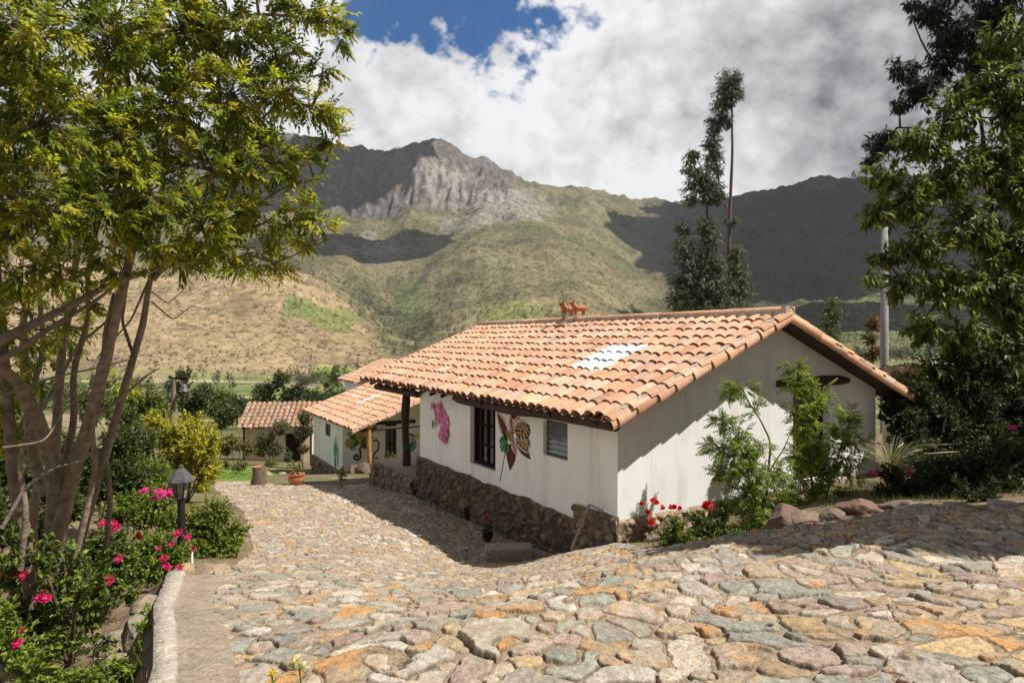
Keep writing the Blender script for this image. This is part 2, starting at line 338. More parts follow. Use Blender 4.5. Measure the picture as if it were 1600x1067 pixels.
PAL = np.array((.38, .30, .21)) * .12 + .64 * np.array([(.50, .41, .30), (.56, .47, .35), (.47, .41, .33), (.62, .33, .12), (.52, .36, .22), (.34, .345, .27), (.38, .385, .31), (.48, .37, .30), (.62, .54, .43), (.37, .36, .31), (.50, .40, .28), (.58, .50, .37), (.45, .32, .27), (.60, .43, .22), (.66, .60, .50)])
def cobbles(x, y):
    """height above bed, colour and mortar mask for the stone paving"""
    n = len(x); p = np.stack([x, y, np.zeros(n)], 1)
    big = 1 - sstep(y + .25 * x, 6.0, 9.0)
    wx = x + .09 * fbm(p * 2.8, 4, .45) * 2; wy = y + .09 * fbm(p * 2.8 + 40, 4, .45) * 2
    res = []
    for S in (.205, .15):
        ix = np.floor(wx / S).astype(int); iy = np.floor(wy / S).astype(int)
        F1 = np.full(n, 9.); F2 = np.full(n, 9.); id1 = np.zeros(n, int); lx = np.zeros(n); ly = np.zeros(n); wt = np.ones(n)
        for a in range(-2, 3):
            for b in range(-2, 3):
                cx = ix + a; cy = iy + b; h = _perm[(_perm[cx & 4095] + cy) & 4095]; h2 = _perm[(h + 1731) & 4095]; h3 = _perm[(h2 + 977) & 4095]; h4 = _perm[(h3 + 313) & 4095]
                px = (cx + .5 + .86 * (h / 4096 - .5)) * S; py = (cy + .5 + .86 * (h2 / 4096 - .5)) * S
                w = .5 + 1.2 * (h3 / 4096) ** 1.6; an = h4 / 4096 * 3.14159; st = 1 + .8 * (h / 4096)
                dx = wx - px; dy = wy - py; u = dx * np.cos(an) + dy * np.sin(an); v = -dx * np.sin(an) + dy * np.cos(an)
                d = np.sqrt((u / np.sqrt(st)) ** 2 + (v * np.sqrt(st)) ** 2) / w
                new = d < F1
                F2 = np.where(new, F1, np.minimum(F2, d)); id1 = np.where(new, h, id1); lx = np.where(new, dx, lx); ly = np.where(new, dy, ly); wt = np.where(new, w, wt); F1 = np.where(new, d, F1)
        e = (F2 - F1) / S
        res.append((e, id1, lx / S, ly / S, wt))
    use = big > .5 + .35 * fbm(p * .9 + 80, 2)
    e, idd, lx, ly, wt = [np.where(use, a, b) for a, b in zip(*res)]
    idd = idd.astype(int)
    r1 = _perm[(idd + 55) & 4095] / 4096; r2 = _perm[(idd + 155) & 4095] / 4096; r3 = _perm[(idd + 255) & 4095] / 4096; r4 = _perm[(idd + 355) & 4095] / 4096
    edge = e - .07 + .10 * fbm(p * 12, 4) + .07 * fbm(p * 34, 3) - .16 * sstep(fbm(p * 1.3 + 30, 3), .0, .3)
    top = sstep(edge, .0, .11) ** .7
    H1 = np.where(use, .022, .016) * (.35 + 1.0 * r1)
    h = top * H1 + top * (lx * (r2 - .5) + ly * (r3 - .5)) * np.where(use, .034, .018)
    h = h + top * .016 * fbm(p * 8 + r4[:, None] * 30, 5, .65) * 2 + .010 * fbm(p * 20, 4, .6)
    k = (r4 * len(PAL)).astype(int) % len(PAL)
    c = PAL[k] * (.78 + .42 * r2)[:, None]
    f = fbm(p * 4 + r3[:, None] * 50, 4); f2 = fbm(p * np.array([16, 5, 1]) + r1[:, None] * 20, 4)
    oth = PAL[(k + 3) % len(PAL)]
    c = c + (oth - c) * (sstep(f, -.05, .2) * .75)[:, None]
    rust = np.array([.50, .24, .08]) * .8; c = c + (rust - c) * (sstep(f2 + .5 * f, .16, .34) * .6 * (r3 > .45))[:, None]
    c = c * (1 + .6 * f2 + .35 * fbm(p * 34, 3))[:, None]
    mort = np.array([.30, .225, .15]) * (1 + .35 * fbm(p * 7, 4) + .5 * fbm(p * 26, 3))[:, None]
    mask = sstep(edge, -.01, .07)[:, None]
    rim = (1 - sstep(np.abs(edge - .02), 0, .055))[:, None]
    c = mort + (c - mort) * mask; c = c * (1 - .75 * rim * sstep(fbm(p * 2.3 + 60, 3), -.35, .1)[:, None])
    return h, np.clip(c, .02, .85)
def lumps(x, y):
    p = np.stack([x, y, 0 * x], 1)
    # worn low steps crossing the slope in the near part
    q = (x * .42 - y * .91)
    st = 0
    for q0, hh in ((-4.05, .14), (-5.0, .17), (-6.1, .15)):
        w = q - q0 + .16 * fbm(p * .9 + q0, 3) * 2
        st = st + hh * (sstep(w, -.10, .06) - sstep(w, .06, 1.0))
    return .05 * fbm(p * .55 + 3, 3) * 2 + .03 * fbm(p * 1.7, 3) + st * sstep(x, -1.6, 0.2) * (1 - sstep(x, 5, 7))
def make_path():
    cols = np.arange(235, 2050, 1.55); inv = np.linspace(1 / 2.0, 1 / 26., 760)
    T, I = np.meshgrid((cols - 800) / FPX, inv); Y = 1 / I; x = (T * Y).ravel(); y = Y.ravel()
    ok = inpoly(x, y, PATH)
    idx = -np.ones(len(x), int)
    nx = len(cols); i, j = np.meshgrid(np.arange(len(inv) - 1), np.arange(nx - 1), indexing='ij'); a = (i * nx + j).ravel()
    f = np.stack([a, a + nx, a + nx + 1, a + 1], 1); f = f[ok[f].all(1)]
    used = np.unique(f); idx[used] = np.arange(len(used)); x = x[used]; y = y[used]
    h, c = cobbles(x, y)
    ins = np.ones(len(x), bool)
    for k in range(8): ins &= inpoly(x + .09 * math.cos(k * .785), y + .09 * math.sin(k * .785), PATH)
    c = np.where(ins[:, None], c, c * .6); z = G(x, y) + lumps(x, y) + np.where(ins, h, -.03)
    pave_z = z
    m = MB(); m.add(np.stack([x, y, z], 1), idx[f][:, ::-1], c)
    tag(m.build('path', M['cobble'], smooth=True), kind='structure')
make_path()
def kerb():
    m = MB(); n = 160; ys = np.linspace(-3, 6.95, n)
    r = np.interp(ys, [q[1] for q in KERB_R], [q[0] for q in KERB_R]); l = np.interp(ys, [q[1] for q in KERB_L], [q[0] for q in KERB_L])
    r = r + .03 * fbm(np.stack([ys * 2, 0 * ys, 0 * ys], 1), 3) * 2; l = l + .02 * fbm(np.stack([ys * 2, 0 * ys + 9, 0 * ys], 1), 3) * 2
    zr = G(r, ys) + .045; w = r - l
    rows = [(l - .03, zr - .75), (l, zr + .02), (l + .3 * w, zr + .028), (l + .34 * w, zr - .0), (l + .5 * w, zr + .01 * fbm(np.stack([ys * 9, 0 * ys, 0 * ys], 1), 3)), (l + .7 * w, zr - .005), (r + .02, zr - .01), (r + .05, zr - .05), (r + .06, zr - .2)]
    v = np.concatenate([np.stack([a, ys, b + .008 * rng.normal(size=n)], 1) for a, b in rows]); k = len(rows)
    f = [[i * n + j, i * n + j + 1, (i + 1) * n + j + 1, (i + 1) * n + j] for i in range(k - 1) for j in range(n - 1)]
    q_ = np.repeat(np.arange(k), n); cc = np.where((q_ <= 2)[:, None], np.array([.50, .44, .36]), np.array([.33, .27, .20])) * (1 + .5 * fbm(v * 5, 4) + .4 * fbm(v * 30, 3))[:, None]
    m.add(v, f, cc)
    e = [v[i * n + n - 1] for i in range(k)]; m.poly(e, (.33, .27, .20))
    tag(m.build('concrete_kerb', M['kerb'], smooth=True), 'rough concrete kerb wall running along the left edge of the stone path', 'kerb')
kerb()

# ------------------------------------------------------------------ far terrain
TY = np.array([38, 60, 100, 200, 350, 600, 800, 1000, 1250, 1600, 2000, 2400, 2800, 3050, 3300, 3700, 4200, 5500.])
TT = {
 -900: [735,702,676,646,618,596,500,420,375,380,330,280,220,190,160,120,110,150],
 -200: [732,700,675,645,618,596,500,430,395,400,370,320,270,230,200,160,150,190],
    0: [728,698,673,643,617,596,515,450,405,410,390,350,290,240,190,165,170,220],
  150: [726,696,671,641,616,595,520,460,422,430,400,365,310,260,205,165,190,240],
  250: [724,695,671,641,616,595,525,465,427,437,405,372,325,275,212,188,210,260],
  400: [724,695,671,641,616,597,535,475,428,438,400,372,338,292,212,220,240,290],
  450: [724,695,671,641,616,598,545,490,432,434,398,370,335,300,220,225,250,300],
  500: [724,695,671,641,616,597,555,512,448,444,398,370,335,302,226,235,260,310],
  560: [724,695,671,641,616,590,560,528,488,468,412,378,340,300,240,245,270,320],
  600: [724,695,671,641,616,582,560,540,520,490,432,388,345,295,244,250,280,325],
  650: [724,695,671,641,616,578,560,548,530,482,415,372,330,262,228,250,280,330],
  700: [722,695,671,641,616,576,560,543,512,455,395,358,322,258,224,250,280,330],
  760: [720,695,671,641,616,576,558,535,495,438,385,350,318,282,252,262,290,330],
  820: [716,695,671,641,616,574,556,530,482,430,380,346,322,306,290,292,300,335],
  900: [712,690,668,640,614,572,552,520,470,425,385,355,335,318,305,300,310,340],
 1000: [710,688,666,640,614,570,555,540,520,490,450,420,385,355,335,318,322,345],
 1100: [706,684,664,638,612,568,552,540,525,500,475,440,400,370,350,326,328,345],
 1200: [700,678,660,636,610,566,550,536,518,496,470,430,385,355,330,303,315,340],
 1300: [690,668,650,630,604,562,545,530,512,490,465,420,370,340,315,278,300,330],
 1400: [676,655,640,622,600,560,540,525,508,485,455,410,360,330,305,286,298,325],
 1600: [655,640,628,612,592,555,535,520,500,475,440,395,345,315,290,272,290,320],
 2500: [650,635,620,605,585,545,520,500,475,440,400,350,300,270,250,240,260,300]}
def smooth1(a, k, axis):
    ker = np.hanning(k + 2)[1:-1]; ker /= ker.sum()
    return np.apply_along_axis(lambda r: np.convolve(np.pad(r, k // 2, mode='edge'), ker, 'valid'), axis, a)
def make_terrain():
    cols = np.arange(-900, 2501, 2.6); tp = sorted(TT); tab = np.array([TT[k] for k in tp])
    Ys = np.concatenate([np.geomspace(38, 600, 90), np.geomspace(610, 2500, 190), np.linspace(2510, 3800, 190), np.geomspace(3830, 5500, 40)])
    a = np.array([np.interp(cols, tp, tab[:, k]) for k in range(len(TY))])           # (TY, cols)
    b = np.array([np.interp(np.log(Ys), np.log(TY), a[:, k]) for k in range(len(cols))]).T
    b = smooth1(b, 19, 1); b = smooth1(b, 9, 0)
    X = (cols[None] - 800) / FPX * Ys[:, None]; Y = np.repeat(Ys[:, None], len(cols), 1); Z = (HOR - b) / FPX * Y
    x, y, z = X.ravel(), Y.ravel(), Z.ravel(); PX = np.repeat(cols[None], len(Ys), 0).ravel(); PY = b.ravel()
    p = np.stack([x, y, 0 * x], 1)
    far = sstep(y, 550, 900); vfar = sstep(y, 2000, 3000)
    # gullies and spurs
    g = fbm(p / 420 + 3, 6, .52, True); g2 = fbm(p / 130, 5, .55, True)
    rock = sstep(y, 2700, 2880) * (1 - sstep(y, 3500, 3900)) * sstep(PX, 380, 470) * (1 - sstep(PX, 770, 850))
    rock = np.maximum(rock, sstep(y, 2850, 3100) * (1 - sstep(PX, 300, 420)) * .8)
    g3 = fbm(np.stack([x / 55, y / 260, z / 900], 1), 6, .6, True)
    side = fbm(np.stack([x / 190, y / 400, z / 800 + 4], 1), 5, .55, True); sky_ = 1 - .75 * sstep(y, 3080, 3260); g3 = .2 + (g3 - .2) * sky_; side = .25 + (side - .25) * sky_
    peaks = sstep(PX, 560, 640) * (1 - sstep(PX, 820, 860))
    z = z + far * ((60 + 35 * sstep(y, 1300, 1700)) * (g - .2) + 32 * (g2 - .2)) * (1 - .45 * sstep(y, 600, 700) * (1 - sstep(y, 900, 1100))) * (1 + vfar * .7) + rock * ((70 + 30 * peaks) * (g3 - .2) + 130 * (side - .25))
    z = z + vfar * (1 - rock) * 12 * (g3 - .2)
    # colours (the land's own)
    n1 = fbm(p / 160 + 9, 5); n2 = fbm(p / 45 + 2, 5); n3 = fbm(p / 14 + 6, 4); n4 = fbm(p / 500 + 1, 4)
    def L(c, d, m): return c + (np.array(d) - c) * np.clip(m, 0, 1)[:, None]
    c = np.zeros((len(x), 3)) + np.array([.15, .135, .07])
    c = L(c, (.27, .225, .115), sstep(n1, -.15, .25))
    c = L(c, (.12, .135, .05), sstep(n2 + n4, .1, .45) * .8)
    c = L(c, (.17, .18, .065), sstep(n4 + .5 * n1, .12, .35) * .5)
    # near tan hill
    hill = sstep(y, 590, 640) * (1 - sstep(y, 1230, 1330)) * (1 - sstep(PX, 545, 640))
    c = L(c, (.38, .275, .155), hill * (.85 + .3 * n2)); c = L(c, (.27, .215, .11), hill * sstep(n1 + .4 * n2, .05, .3) * .8)
    c = L(c, (.20, .15, .10), hill * sstep(-n1 + .5 * n2, .12, .35) * .8)
    def spot(px, py, rx, ry, w=1.0):
        d = ((PX - px) / rx) ** 2 + ((PY - py) / ry) ** 2 + 1.6 * n2 * w
        return 1 - sstep(d, .6, 1.15)
    hs = sstep(y, 590, 700) * (1 - sstep(y, 1230, 1330))
    c = L(c, (.19, .21, .065), spot(520, 505, 55, 22, 1.8) * hs * .9); c = L(c, (.15, .20, .05), spot(470, 490, 32, 18) * hs * .7)
    # central slopes
    mid = 1.15 * sstep(y, 1250, 1400) * (1 - rock) * sstep(PX, 560, 640) * (1 - sstep(PX, 1000, 1060))
    c = L(c, (.26, .228, .12), mid * sstep(n1 + n4, -.2, .25) * .75); c = L(c, (.15, .17, .06), mid * sstep(n2 - n4, .1, .35) * .7)
    c = L(c, (.16, .19, .06), spot(640, 470, 30, 40) * (y > 1200) * .7); c = L(c, (.17, .22, .05), spot(800, 500, 60, 18) * (y > 1000) * .5)
    # rock
    rc = np.array([.115, .10, .09]); strat = fbm(np.stack([x / 22, y / 90, z / 35], 1), 5, .6)
    rcol = rc + (np.array([.235, .205, .18]) - rc) * sstep(strat + .6 * g3, .0, .5)[:, None]
    rcol = rcol + (np.array([.075, .08, .045]) - rcol) * (sstep(n2 + n3 * .6, .08, .3) * .7)[:, None]
    c = c + (rcol - c) * np.clip(rock * 1.2, 0, 1)[:, None]
    scree = spot(690, 315, 60, 60) * sstep(y, 2700, 2900) * .75
    c = L(c, (.34, .30, .26), scree * sstep(g3 + strat, -.2, .4))
    for (a_, b_, rx, ry, w_) in ((600, 402, 30, 22, .9), (575, 385, 14, 30, .8), (545, 392, 22, 8, .7), (720, 343, 45, 14, .8), (800, 333, 60, 22, .9), (830, 318, 40, 18, .7), (770, 318, 30, 14, .6)):
        c = L(c, (.38, .34, .31), spot(a_, b_, rx, ry, 1.4) * w_ * (y > 1500) * sstep(n3 + n2, -.35, .1))
    # right mountain
    rm = sstep(PX, 980, 1100) * sstep(y, 1500, 1900)
    c = L(c, (.085, .078, .06), rm * .9); c = L(c, (.17, .155, .10), rm * sstep(n1 + n4, .0, .4) * .7)
    c = L(c, (.30, .27, .10), spot(1370, 475, 50, 22, 1.) * (y > 1200) * .9)
    # terraces in the valley on the right
    tr = sstep(PX, 1120, 1180) * sstep(y, 700, 850) * (1 - sstep(y, 1900, 2300)); stripes = np.sin(z / 3.2 + 2 * n2)
    c = L(c, (.07, .11, .03), tr * sstep(stripes, -.2, .5) * sstep(n1, -.3, .1)); c = L(c, (.05, .06, .03), tr * sstep(-stripes, .5, .9) * .6)
    # valley floor
    vf = (1 - sstep(y, 590, 680)) * sstep(y, 60, 120)
    cell = _perm[(_perm[(np.floor((x + 12 * n1) / 55).astype(int)) & 4095] + np.floor((y + .4 * x) / 70).astype(int)) & 4095] / 4096
    fieldc = np.array([(.16, .20, .06), (.27, .24, .12), (.12, .15, .05), (.20, .24, .08), (.30, .25, .15), (.14, .18, .05)])[(cell * 6).astype(int)]
    c = c + (fieldc * (1 + .4 * n3)[:, None] - c) * (vf * .9)[:, None]
    c = L(c, (.55, .46, .33), (1 - sstep(np.abs(y - 585 - 25 * n1), 8, 22)) * (1 - sstep(PX, 350, 520)) * .8)
    c = L(c, (.22, .30, .06), spot(530, 575, 45, 14, .3) * (y < 700) * (y > 300))
    # side valley trees: dark ground
    sv = (spot(640, 520, 70, 36) + spot(570, 480, 30, 40)) * (y > 650)
    c = L(c, (.05, .065, .025), sv * .7 * sstep(n3 + n2, -.25, .1))
    # specks of bushes, tracks
    c = c * (1 + .55 * fbm(p / 260 + 31, 6, .6) * far)[:, None]; c = c * (1 - .6 * (sstep(n3, .10, .22) * far * (1 - rock)))[:, None]; c = c * (1 - .35 * (sstep(fbm(p / 7 + 3, 2), .1, .25) * far * (1 - rock)))[:, None]
    c = L(c, (.17, .125, .08), sstep(fbm(p / 90 + 51, 5), .05, .25) * hill * .6)
    tr2 = np.abs(np.sin((z + 8 * n1) / 34.)); c = L(c, (.42, .34, .24), (1 - sstep(tr2, .0, .045)) * sstep(y, 1000, 1200) * (1 - sstep(y, 2300, 2600)) * sstep(n4, -.05, .1) * .45)
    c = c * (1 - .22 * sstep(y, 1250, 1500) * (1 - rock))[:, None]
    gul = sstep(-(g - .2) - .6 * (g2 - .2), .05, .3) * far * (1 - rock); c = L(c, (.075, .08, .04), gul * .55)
    m = MB(); nx = len(cols); i, j = np.meshgrid(np.arange(len(Ys) - 1), np.arange(nx - 1), indexing='ij'); a = (i * nx + j).ravel()
    z = np.where(y < 46, z - .6, z)
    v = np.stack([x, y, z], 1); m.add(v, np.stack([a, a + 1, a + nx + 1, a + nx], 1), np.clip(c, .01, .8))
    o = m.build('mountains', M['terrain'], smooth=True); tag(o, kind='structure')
    return cols, Ys, z.reshape(len(Ys), -1)
M['terrain'] = pm('mountain_land', attr=True, var=.38, vscale=.06, bump=1., bscale=.07, bdist=9., detail=12, rough=.95, spec=.1)
TC, TYs, TZ = make_terrain()
def terrain_z(px, Y):
    i = np.clip(np.searchsorted(TYs, Y), 1, len(TYs) - 1); j = np.clip(((np.asarray(px) - TC[0]) / 2.6).astype(int), 0, len(TC) - 1)
    f = (Y - TYs[i - 1]) / (TYs[i] - TYs[i - 1]); return TZ[i - 1, j] * (1 - f) + TZ[i, j] * f

# banks of cloud overhead, out of the frame, whose shadows lie on the mountains
def cloud(name, label, c, rad, seed):
    m = MB(); v, f = ICO[5]; r = 1 + .55 * fbm(v * 1.7 + seed, 6, .55) * 2
    m.add(v * r[:, None] * np.array(rad), f)
    tag(m.build(name, M['cloud'], smooth=True, loc=c), label, 'cloud', kind='stuff')
M['cloud'] = pm('cloud_white', (.85, .86, .88), var=0, bump=0, rough=1, spec=0)
def cloud_for(px, Y, z, Hc):
    x = (px - 800) / FPX * Y; h = Hc - z; return (x + .642 * h, Y - .141 * h, Hc)
cloud('cloud', 'broad cloud bank high above the right mountain', cloud_for(1330, 2900, 250, 2600), (1150, 1100, 130), 1.)
cloud('cloud', 'small cloud high above the dark cliff left of the peak', cloud_for(480, 3100, 700, 2300), (440, 330, 80), 5.)
cloud('cloud', 'ragged cloud high above the valley slopes at the far left', cloud_for(520, 2250, 250, 1900), (330, 220, 60), 9.)
cloud('cloud', 'cloud bank above the terraces at the right', cloud_for(1270, 1350, 40, 1500), (330, 330, 60), 17.)

# ------------------------------------------------------------------ houses
TILEC = np.array([(.66, .35, .20), (.70, .40, .24), (.60, .29, .15), (.72, .46, .31), (.55, .27, .15), (.66, .38, .26), (.62, .42, .30), (.74, .50, .36), (.50, .36, .28), (.69, .36, .19), (.58, .33, .22)])
def tilecol():
    c = (TILEC[int(rng.integers(len(TILEC)))] * .6 + .4 * np.array([.62, .36, .235])) * rng.uniform(.78, 1.1)
    return c
def tile(m, o, e, w, n, L, r0, r1, hs=.8, col=(1, 1, 1), up=True, na=8, th=.016, rot=0., full=True):
    """a barrel tile: o = centre of its upper end, e across, w down the slope, n out of the slope"""
    o = np.array(o, float)
    if rot: e, w = e * math.cos(rot) + w * math.sin(rot), w * math.cos(rot) - e * math.sin(rot)
    ph = np.linspace(.06, math.pi - .06, na); sg = 1 if up else -1
    def ring(y, r): return o + e * (np.cos(ph) * r)[:, None] + w * y + n * (np.sin(ph) * r * hs * sg)[:, None]
    A = ring(0, r0); B = ring(L, r1); v = [A, B]; k = na
    f = [[j, j + 1, k + j + 1, k + j] for j in range(k - 1)]
    if full:
        C = ring(0, r0 - th); D = ring(L, r1 - th); v += [C, D]
        f += [[2 * k + j, 3 * k + j, 3 * k + j + 1, 2 * k + j + 1] for j in range(k - 1)] + [[k + j, k + j + 1, 3 * k + j + 1, 3 * k + j] for j in range(k - 1)]
        f += [[0, k, 3 * k, 2 * k], [k - 1, 3 * k - 1 - 0, 2 * k - 1, k - 1][:0] or [k - 1, 3 * k - 1, 4 * k - 1, 2 * k - 1]]
    vv = np.concatenate(v); m.add(vv, f, np.array(col))
def slope_tiles(mc, o, e, w, n, width, length, pitch, course, skip=None, sky=None, jit=1., na=8):
    nc = int(round(width / pitch)); pitch = width / nc; nr = int(math.ceil(length / course)); course = length / nr
    for i in range(nc + 1):
        colb = rng.uniform(.93, 1.05); off = rng.uniform(-.03, .03)
        for j in range(nr):
            # pan (gutter) between covers
            if i < nc:
                po = o + e * ((i + .5) * pitch) + w * (j * course - .03) + n * (.045 + .0 * j)
                tgt = mc; c = tilecol() * .55
                tile(tgt, po, e, w, n, course + .05, pitch * .40, pitch * .36, .5, c, up=False, na=5, full=False)
            jx = rng.normal() * .009 * jit; jy = rng.normal() * .016 * jit + off
            co = o + e * (i * pitch + jx) + w * (j * course - .06 + jy) + n * (.03 + .022)
            wt = (w * 1.0 + n * .052 / 1); wt = wt / np.linalg.norm(wt)
            s_m = mc; c = tilecol() * colb
            if sky is not None and sky(i * pitch, j * course + course / 2): s_m = SKYMB; c = np.ones(3)
            tile(s_m, co - n * .012, e, wt, n, course + .075, pitch * .40, pitch * .475, .72, c, na=na, rot=rng.normal() * .028 * jit)
SKYMB = MB()
def wall_panel(m, f, a0, a1, z0, z1, holes=(), depth=.25, col=(1, 1, 1)):
    """flat wall with openings; f(a, z, d) gives the point at distance d behind the face"""
    A = sorted({a0, a1, *[h[0] for h in holes], *[h[1] for h in holes]}); Z = sorted({z0, z1, *[h[2] for h in holes], *[h[3] for h in holes]})
    for i in range(len(A) - 1):
        for j in range(len(Z) - 1):
            ca, cz = (A[i] + A[i + 1]) / 2, (Z[j] + Z[j + 1]) / 2
            if any(h[0] < ca < h[1] and h[2] < cz < h[3] for h in holes): continue
            m.quad(f(A[i], Z[j], 0), f(A[i + 1], Z[j], 0), f(A[i + 1], Z[j + 1], 0), f(A[i], Z[j + 1], 0), col)
    for (a, b, c, d) in holes:
        for (p, q) in (((a, c), (b, c)), ((b, c), (b, d)), ((b, d), (a, d)), ((a, d), (a, c))):
            m.quad(f(p[0], p[1], 0), f(q[0], q[1], 0), f(q[0], q[1], depth), f(p[0], p[1], depth), col)
def nrm(v): v = np.array(v, float); return v / np.linalg.norm(v)
def roof(root, Ln, Wd, over_u, over_far, ovh, z_eave, rise, pitch, course, sky=None, deck=True, z_base=0., near_only=False, na=8):
    """gabled clay tile roof; house runs t 0..Ln, s 0..Wd; eave height at s=-ovh"""
    t0 = -over_u; t1 = Ln + over_far; half = Wd / 2 + ovh; sl = math.hypot(half, rise); mc = MB()
    for side in (0, 1):
        sg = 1 if side == 0 else -1; apex = np.array([Wd / 2, t0, z_eave + rise])
        w = nrm((-sg * half, 0, -rise)); n = nrm((-sg * rise, 0, half)); e = np.array([0, 1., 0])
        slope_tiles(mc, apex - n * .05, e, w, n, t1 - t0, sl, pitch, course, sky=sky if side == 0 else None, na=na)
    rf = mc.build('roof', M['tile'], root, smooth=False)
    for pl in rf.data.polygons: pass
    global SKYMB
    if SKYMB.n: SKYMB.build('skylight', M['skylight'], rf); SKYMB = MB()
    # deck under the tiles
    d = MB()
    for sg in (1, -1):
        xe = Wd / 2 - sg * (half - .04); ze = z_eave + .02; zt = z_eave + rise
        for (a, b, cc) in ((-.075, -.035, 0),):
            p = [(xe, t0 + .03, ze + a), (xe, t1 - .03, ze + a), (Wd / 2, t1 - .03, zt + a), (Wd / 2, t0 + .03, zt + a)]
            q = [(x, y, z + .04) for x, y, z in p]; d.quad(*(p if sg > 0 else p[::-1])); d.quad(*(q[::-1] if sg > 0 else q))
            for k in range(4): d.quad(p[k], p[(k + 1) % 4], q[(k + 1) % 4], q[k])
    d.build('roof_deck', M['log'], rf)
    # ridge tiles bedded in mortar
    r = MB(); k = 0; t = t0 - .05
    while t < t1 - .2:
        tile(r, np.array([Wd / 2 + rng.normal() * .01, t + .42, z_eave + rise + .07 + .025 * fbm(np.array([[t * .5, 0, 0]]), 2)[0]]), np.array([-1., 0, 0]), nrm((0, -1, -.03)), np.array([0, 0, 1.]), .46, .10, .125, .8, tilecol(), na=na); t += .40
    r.build('ridge_tiles', M['tile'], rf)
    mm = MB(); n = 60; ts = np.linspace(t0 - .02, t1, n)
    for i in range(n - 1):
        a = .11 + rng.uniform(-.02, .03); mm.box((Wd / 2, (ts[i] + ts[i + 1]) / 2, z_eave + rise + .03), (2 * a, ts[1] - ts[0] + .01, .12 + rng.uniform(-.01, .02)))
    mm.box((Wd / 2, t0 - .035, z_eave + rise + .04), (.26, .09, .22))
    mm.build('ridge_mortar', M['mortar'], rf)
    # verge along the near and far rakes: a second row of tiles tipped outward over mortar
    for tt, od in ((t0, -1),) if near_only else ((t0, -1), (t1, 1)):
        for sg in (1, -1):
            vg = MB(); vm = MB(); w = nrm((-sg * half, 0, -rise)); n_ = nrm((-sg * rise, 0, half)); apex = np.array([Wd / 2, tt, z_eave + rise])
            out = np.array([0, od, 0.]); nn = nrm(n_ * .45 + out * .9); ee = nrm(np.cross(nn, w)) ; L = 0.
            while L < sl - .1:
                step = min(.42, sl - L); st = L + rng.uniform(-.02, .02)
                tile(vg, apex + w * st + out * .035 - n_ * .045, ee, nrm(w + nn * .04), nn, step + .07, .095, .115, .8, tilecol(), na=na, rot=rng.normal() * .02); L += .42
            for q in np.arange(0, sl - .05, .07):
                vm.box(apex + w * (q + .04) + out * .03 + n_ * .045, (.085, .06 + rng.uniform(0, .03), .055 + rng.uniform(0, .03)), 0, tilt=np.array([[w[0], 0, n_[0]], [0, 1, 0], [w[2], 0, n_[2]]]))
            vg.build('verge_tiles', M['tile'], rf); vm.build('verge_mortar', M['mortar'], rf)
    return rf

def rubble(m, f, a0, a1, z0, z1, S=.26, dep=.12, n_a=None, topn=0., dark=1., seed=0.):
    """a rough rubble stone face: stones bulge from the plane; f(a, z, d) with d outward"""
    na = int((a1 - a0) / .022); nz = max(4, int((z1 - z0) / .022)); A, Z = np.meshgrid(np.linspace(a0, a1, na), np.linspace(0, 1, nz)); a = A.ravel(); q = Z.ravel()
    ztop = z1 + topn * fbm(np.stack([a * 1.7, 0 * a + seed, 0 * a], 1), 4) * 2; z = z0 + (ztop - z0) * q
    p = np.stack([a, z, 0 * a + seed], 1); wx = a + .09 * fbm(p * 5, 4, .6) * 2; wz = z + .09 * fbm(p * 5 + 9, 4, .6) * 2
    ix = np.floor(wx / S).astype(int); iz = np.floor(wz / S).astype(int); F1 = np.full(len(a), 9.); F2 = F1.copy(); idd = np.zeros(len(a), int)
    for i in range(-2, 3):
        for j in range(-2, 3):
            cx = ix + i; cz = iz + j; h = _perm[(_perm[(cx + int(seed * 31)) & 4095] + cz) & 4095]; h2 = _perm[(h + 731) & 4095]; h3 = _perm[(h2 + 91) & 4095]
            d = np.hypot(wx - (cx + h / 4096) * S, (wz - (cz + h2 / 4096) * S) * 1.25) / (.7 + .7 * h3 / 4096)
            nw = d < F1; F2 = np.where(nw, F1, np.minimum(F2, d)); idd = np.where(nw, h, idd); F1 = np.where(nw, d, F1)
    e = (F2 - F1) / S; r1 = _perm[(idd + 5) & 4095] / 4096; r2 = _perm[(idd + 95) & 4095] / 4096
    top = sstep(e, .0, .3) ** .6; dd = top * dep * (.3 + .9 * r1) + .035 * fbm(p * 9, 5, .6) * 2 + .025
    dd = dd * sstep(1.02 - q, 0, .06) 
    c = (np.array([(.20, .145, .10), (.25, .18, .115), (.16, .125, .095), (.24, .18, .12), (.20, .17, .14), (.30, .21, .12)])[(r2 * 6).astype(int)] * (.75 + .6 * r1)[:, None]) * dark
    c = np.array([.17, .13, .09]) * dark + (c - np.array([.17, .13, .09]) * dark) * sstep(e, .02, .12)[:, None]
    v = f(a, z, dd); i, j = np.meshgrid(np.arange(nz - 1), np.arange(na - 1), indexing='ij'); k = (i * na + j).ravel()
    m.add(v, np.stack([k, k + 1, k + na + 1, k + na], 1), c)

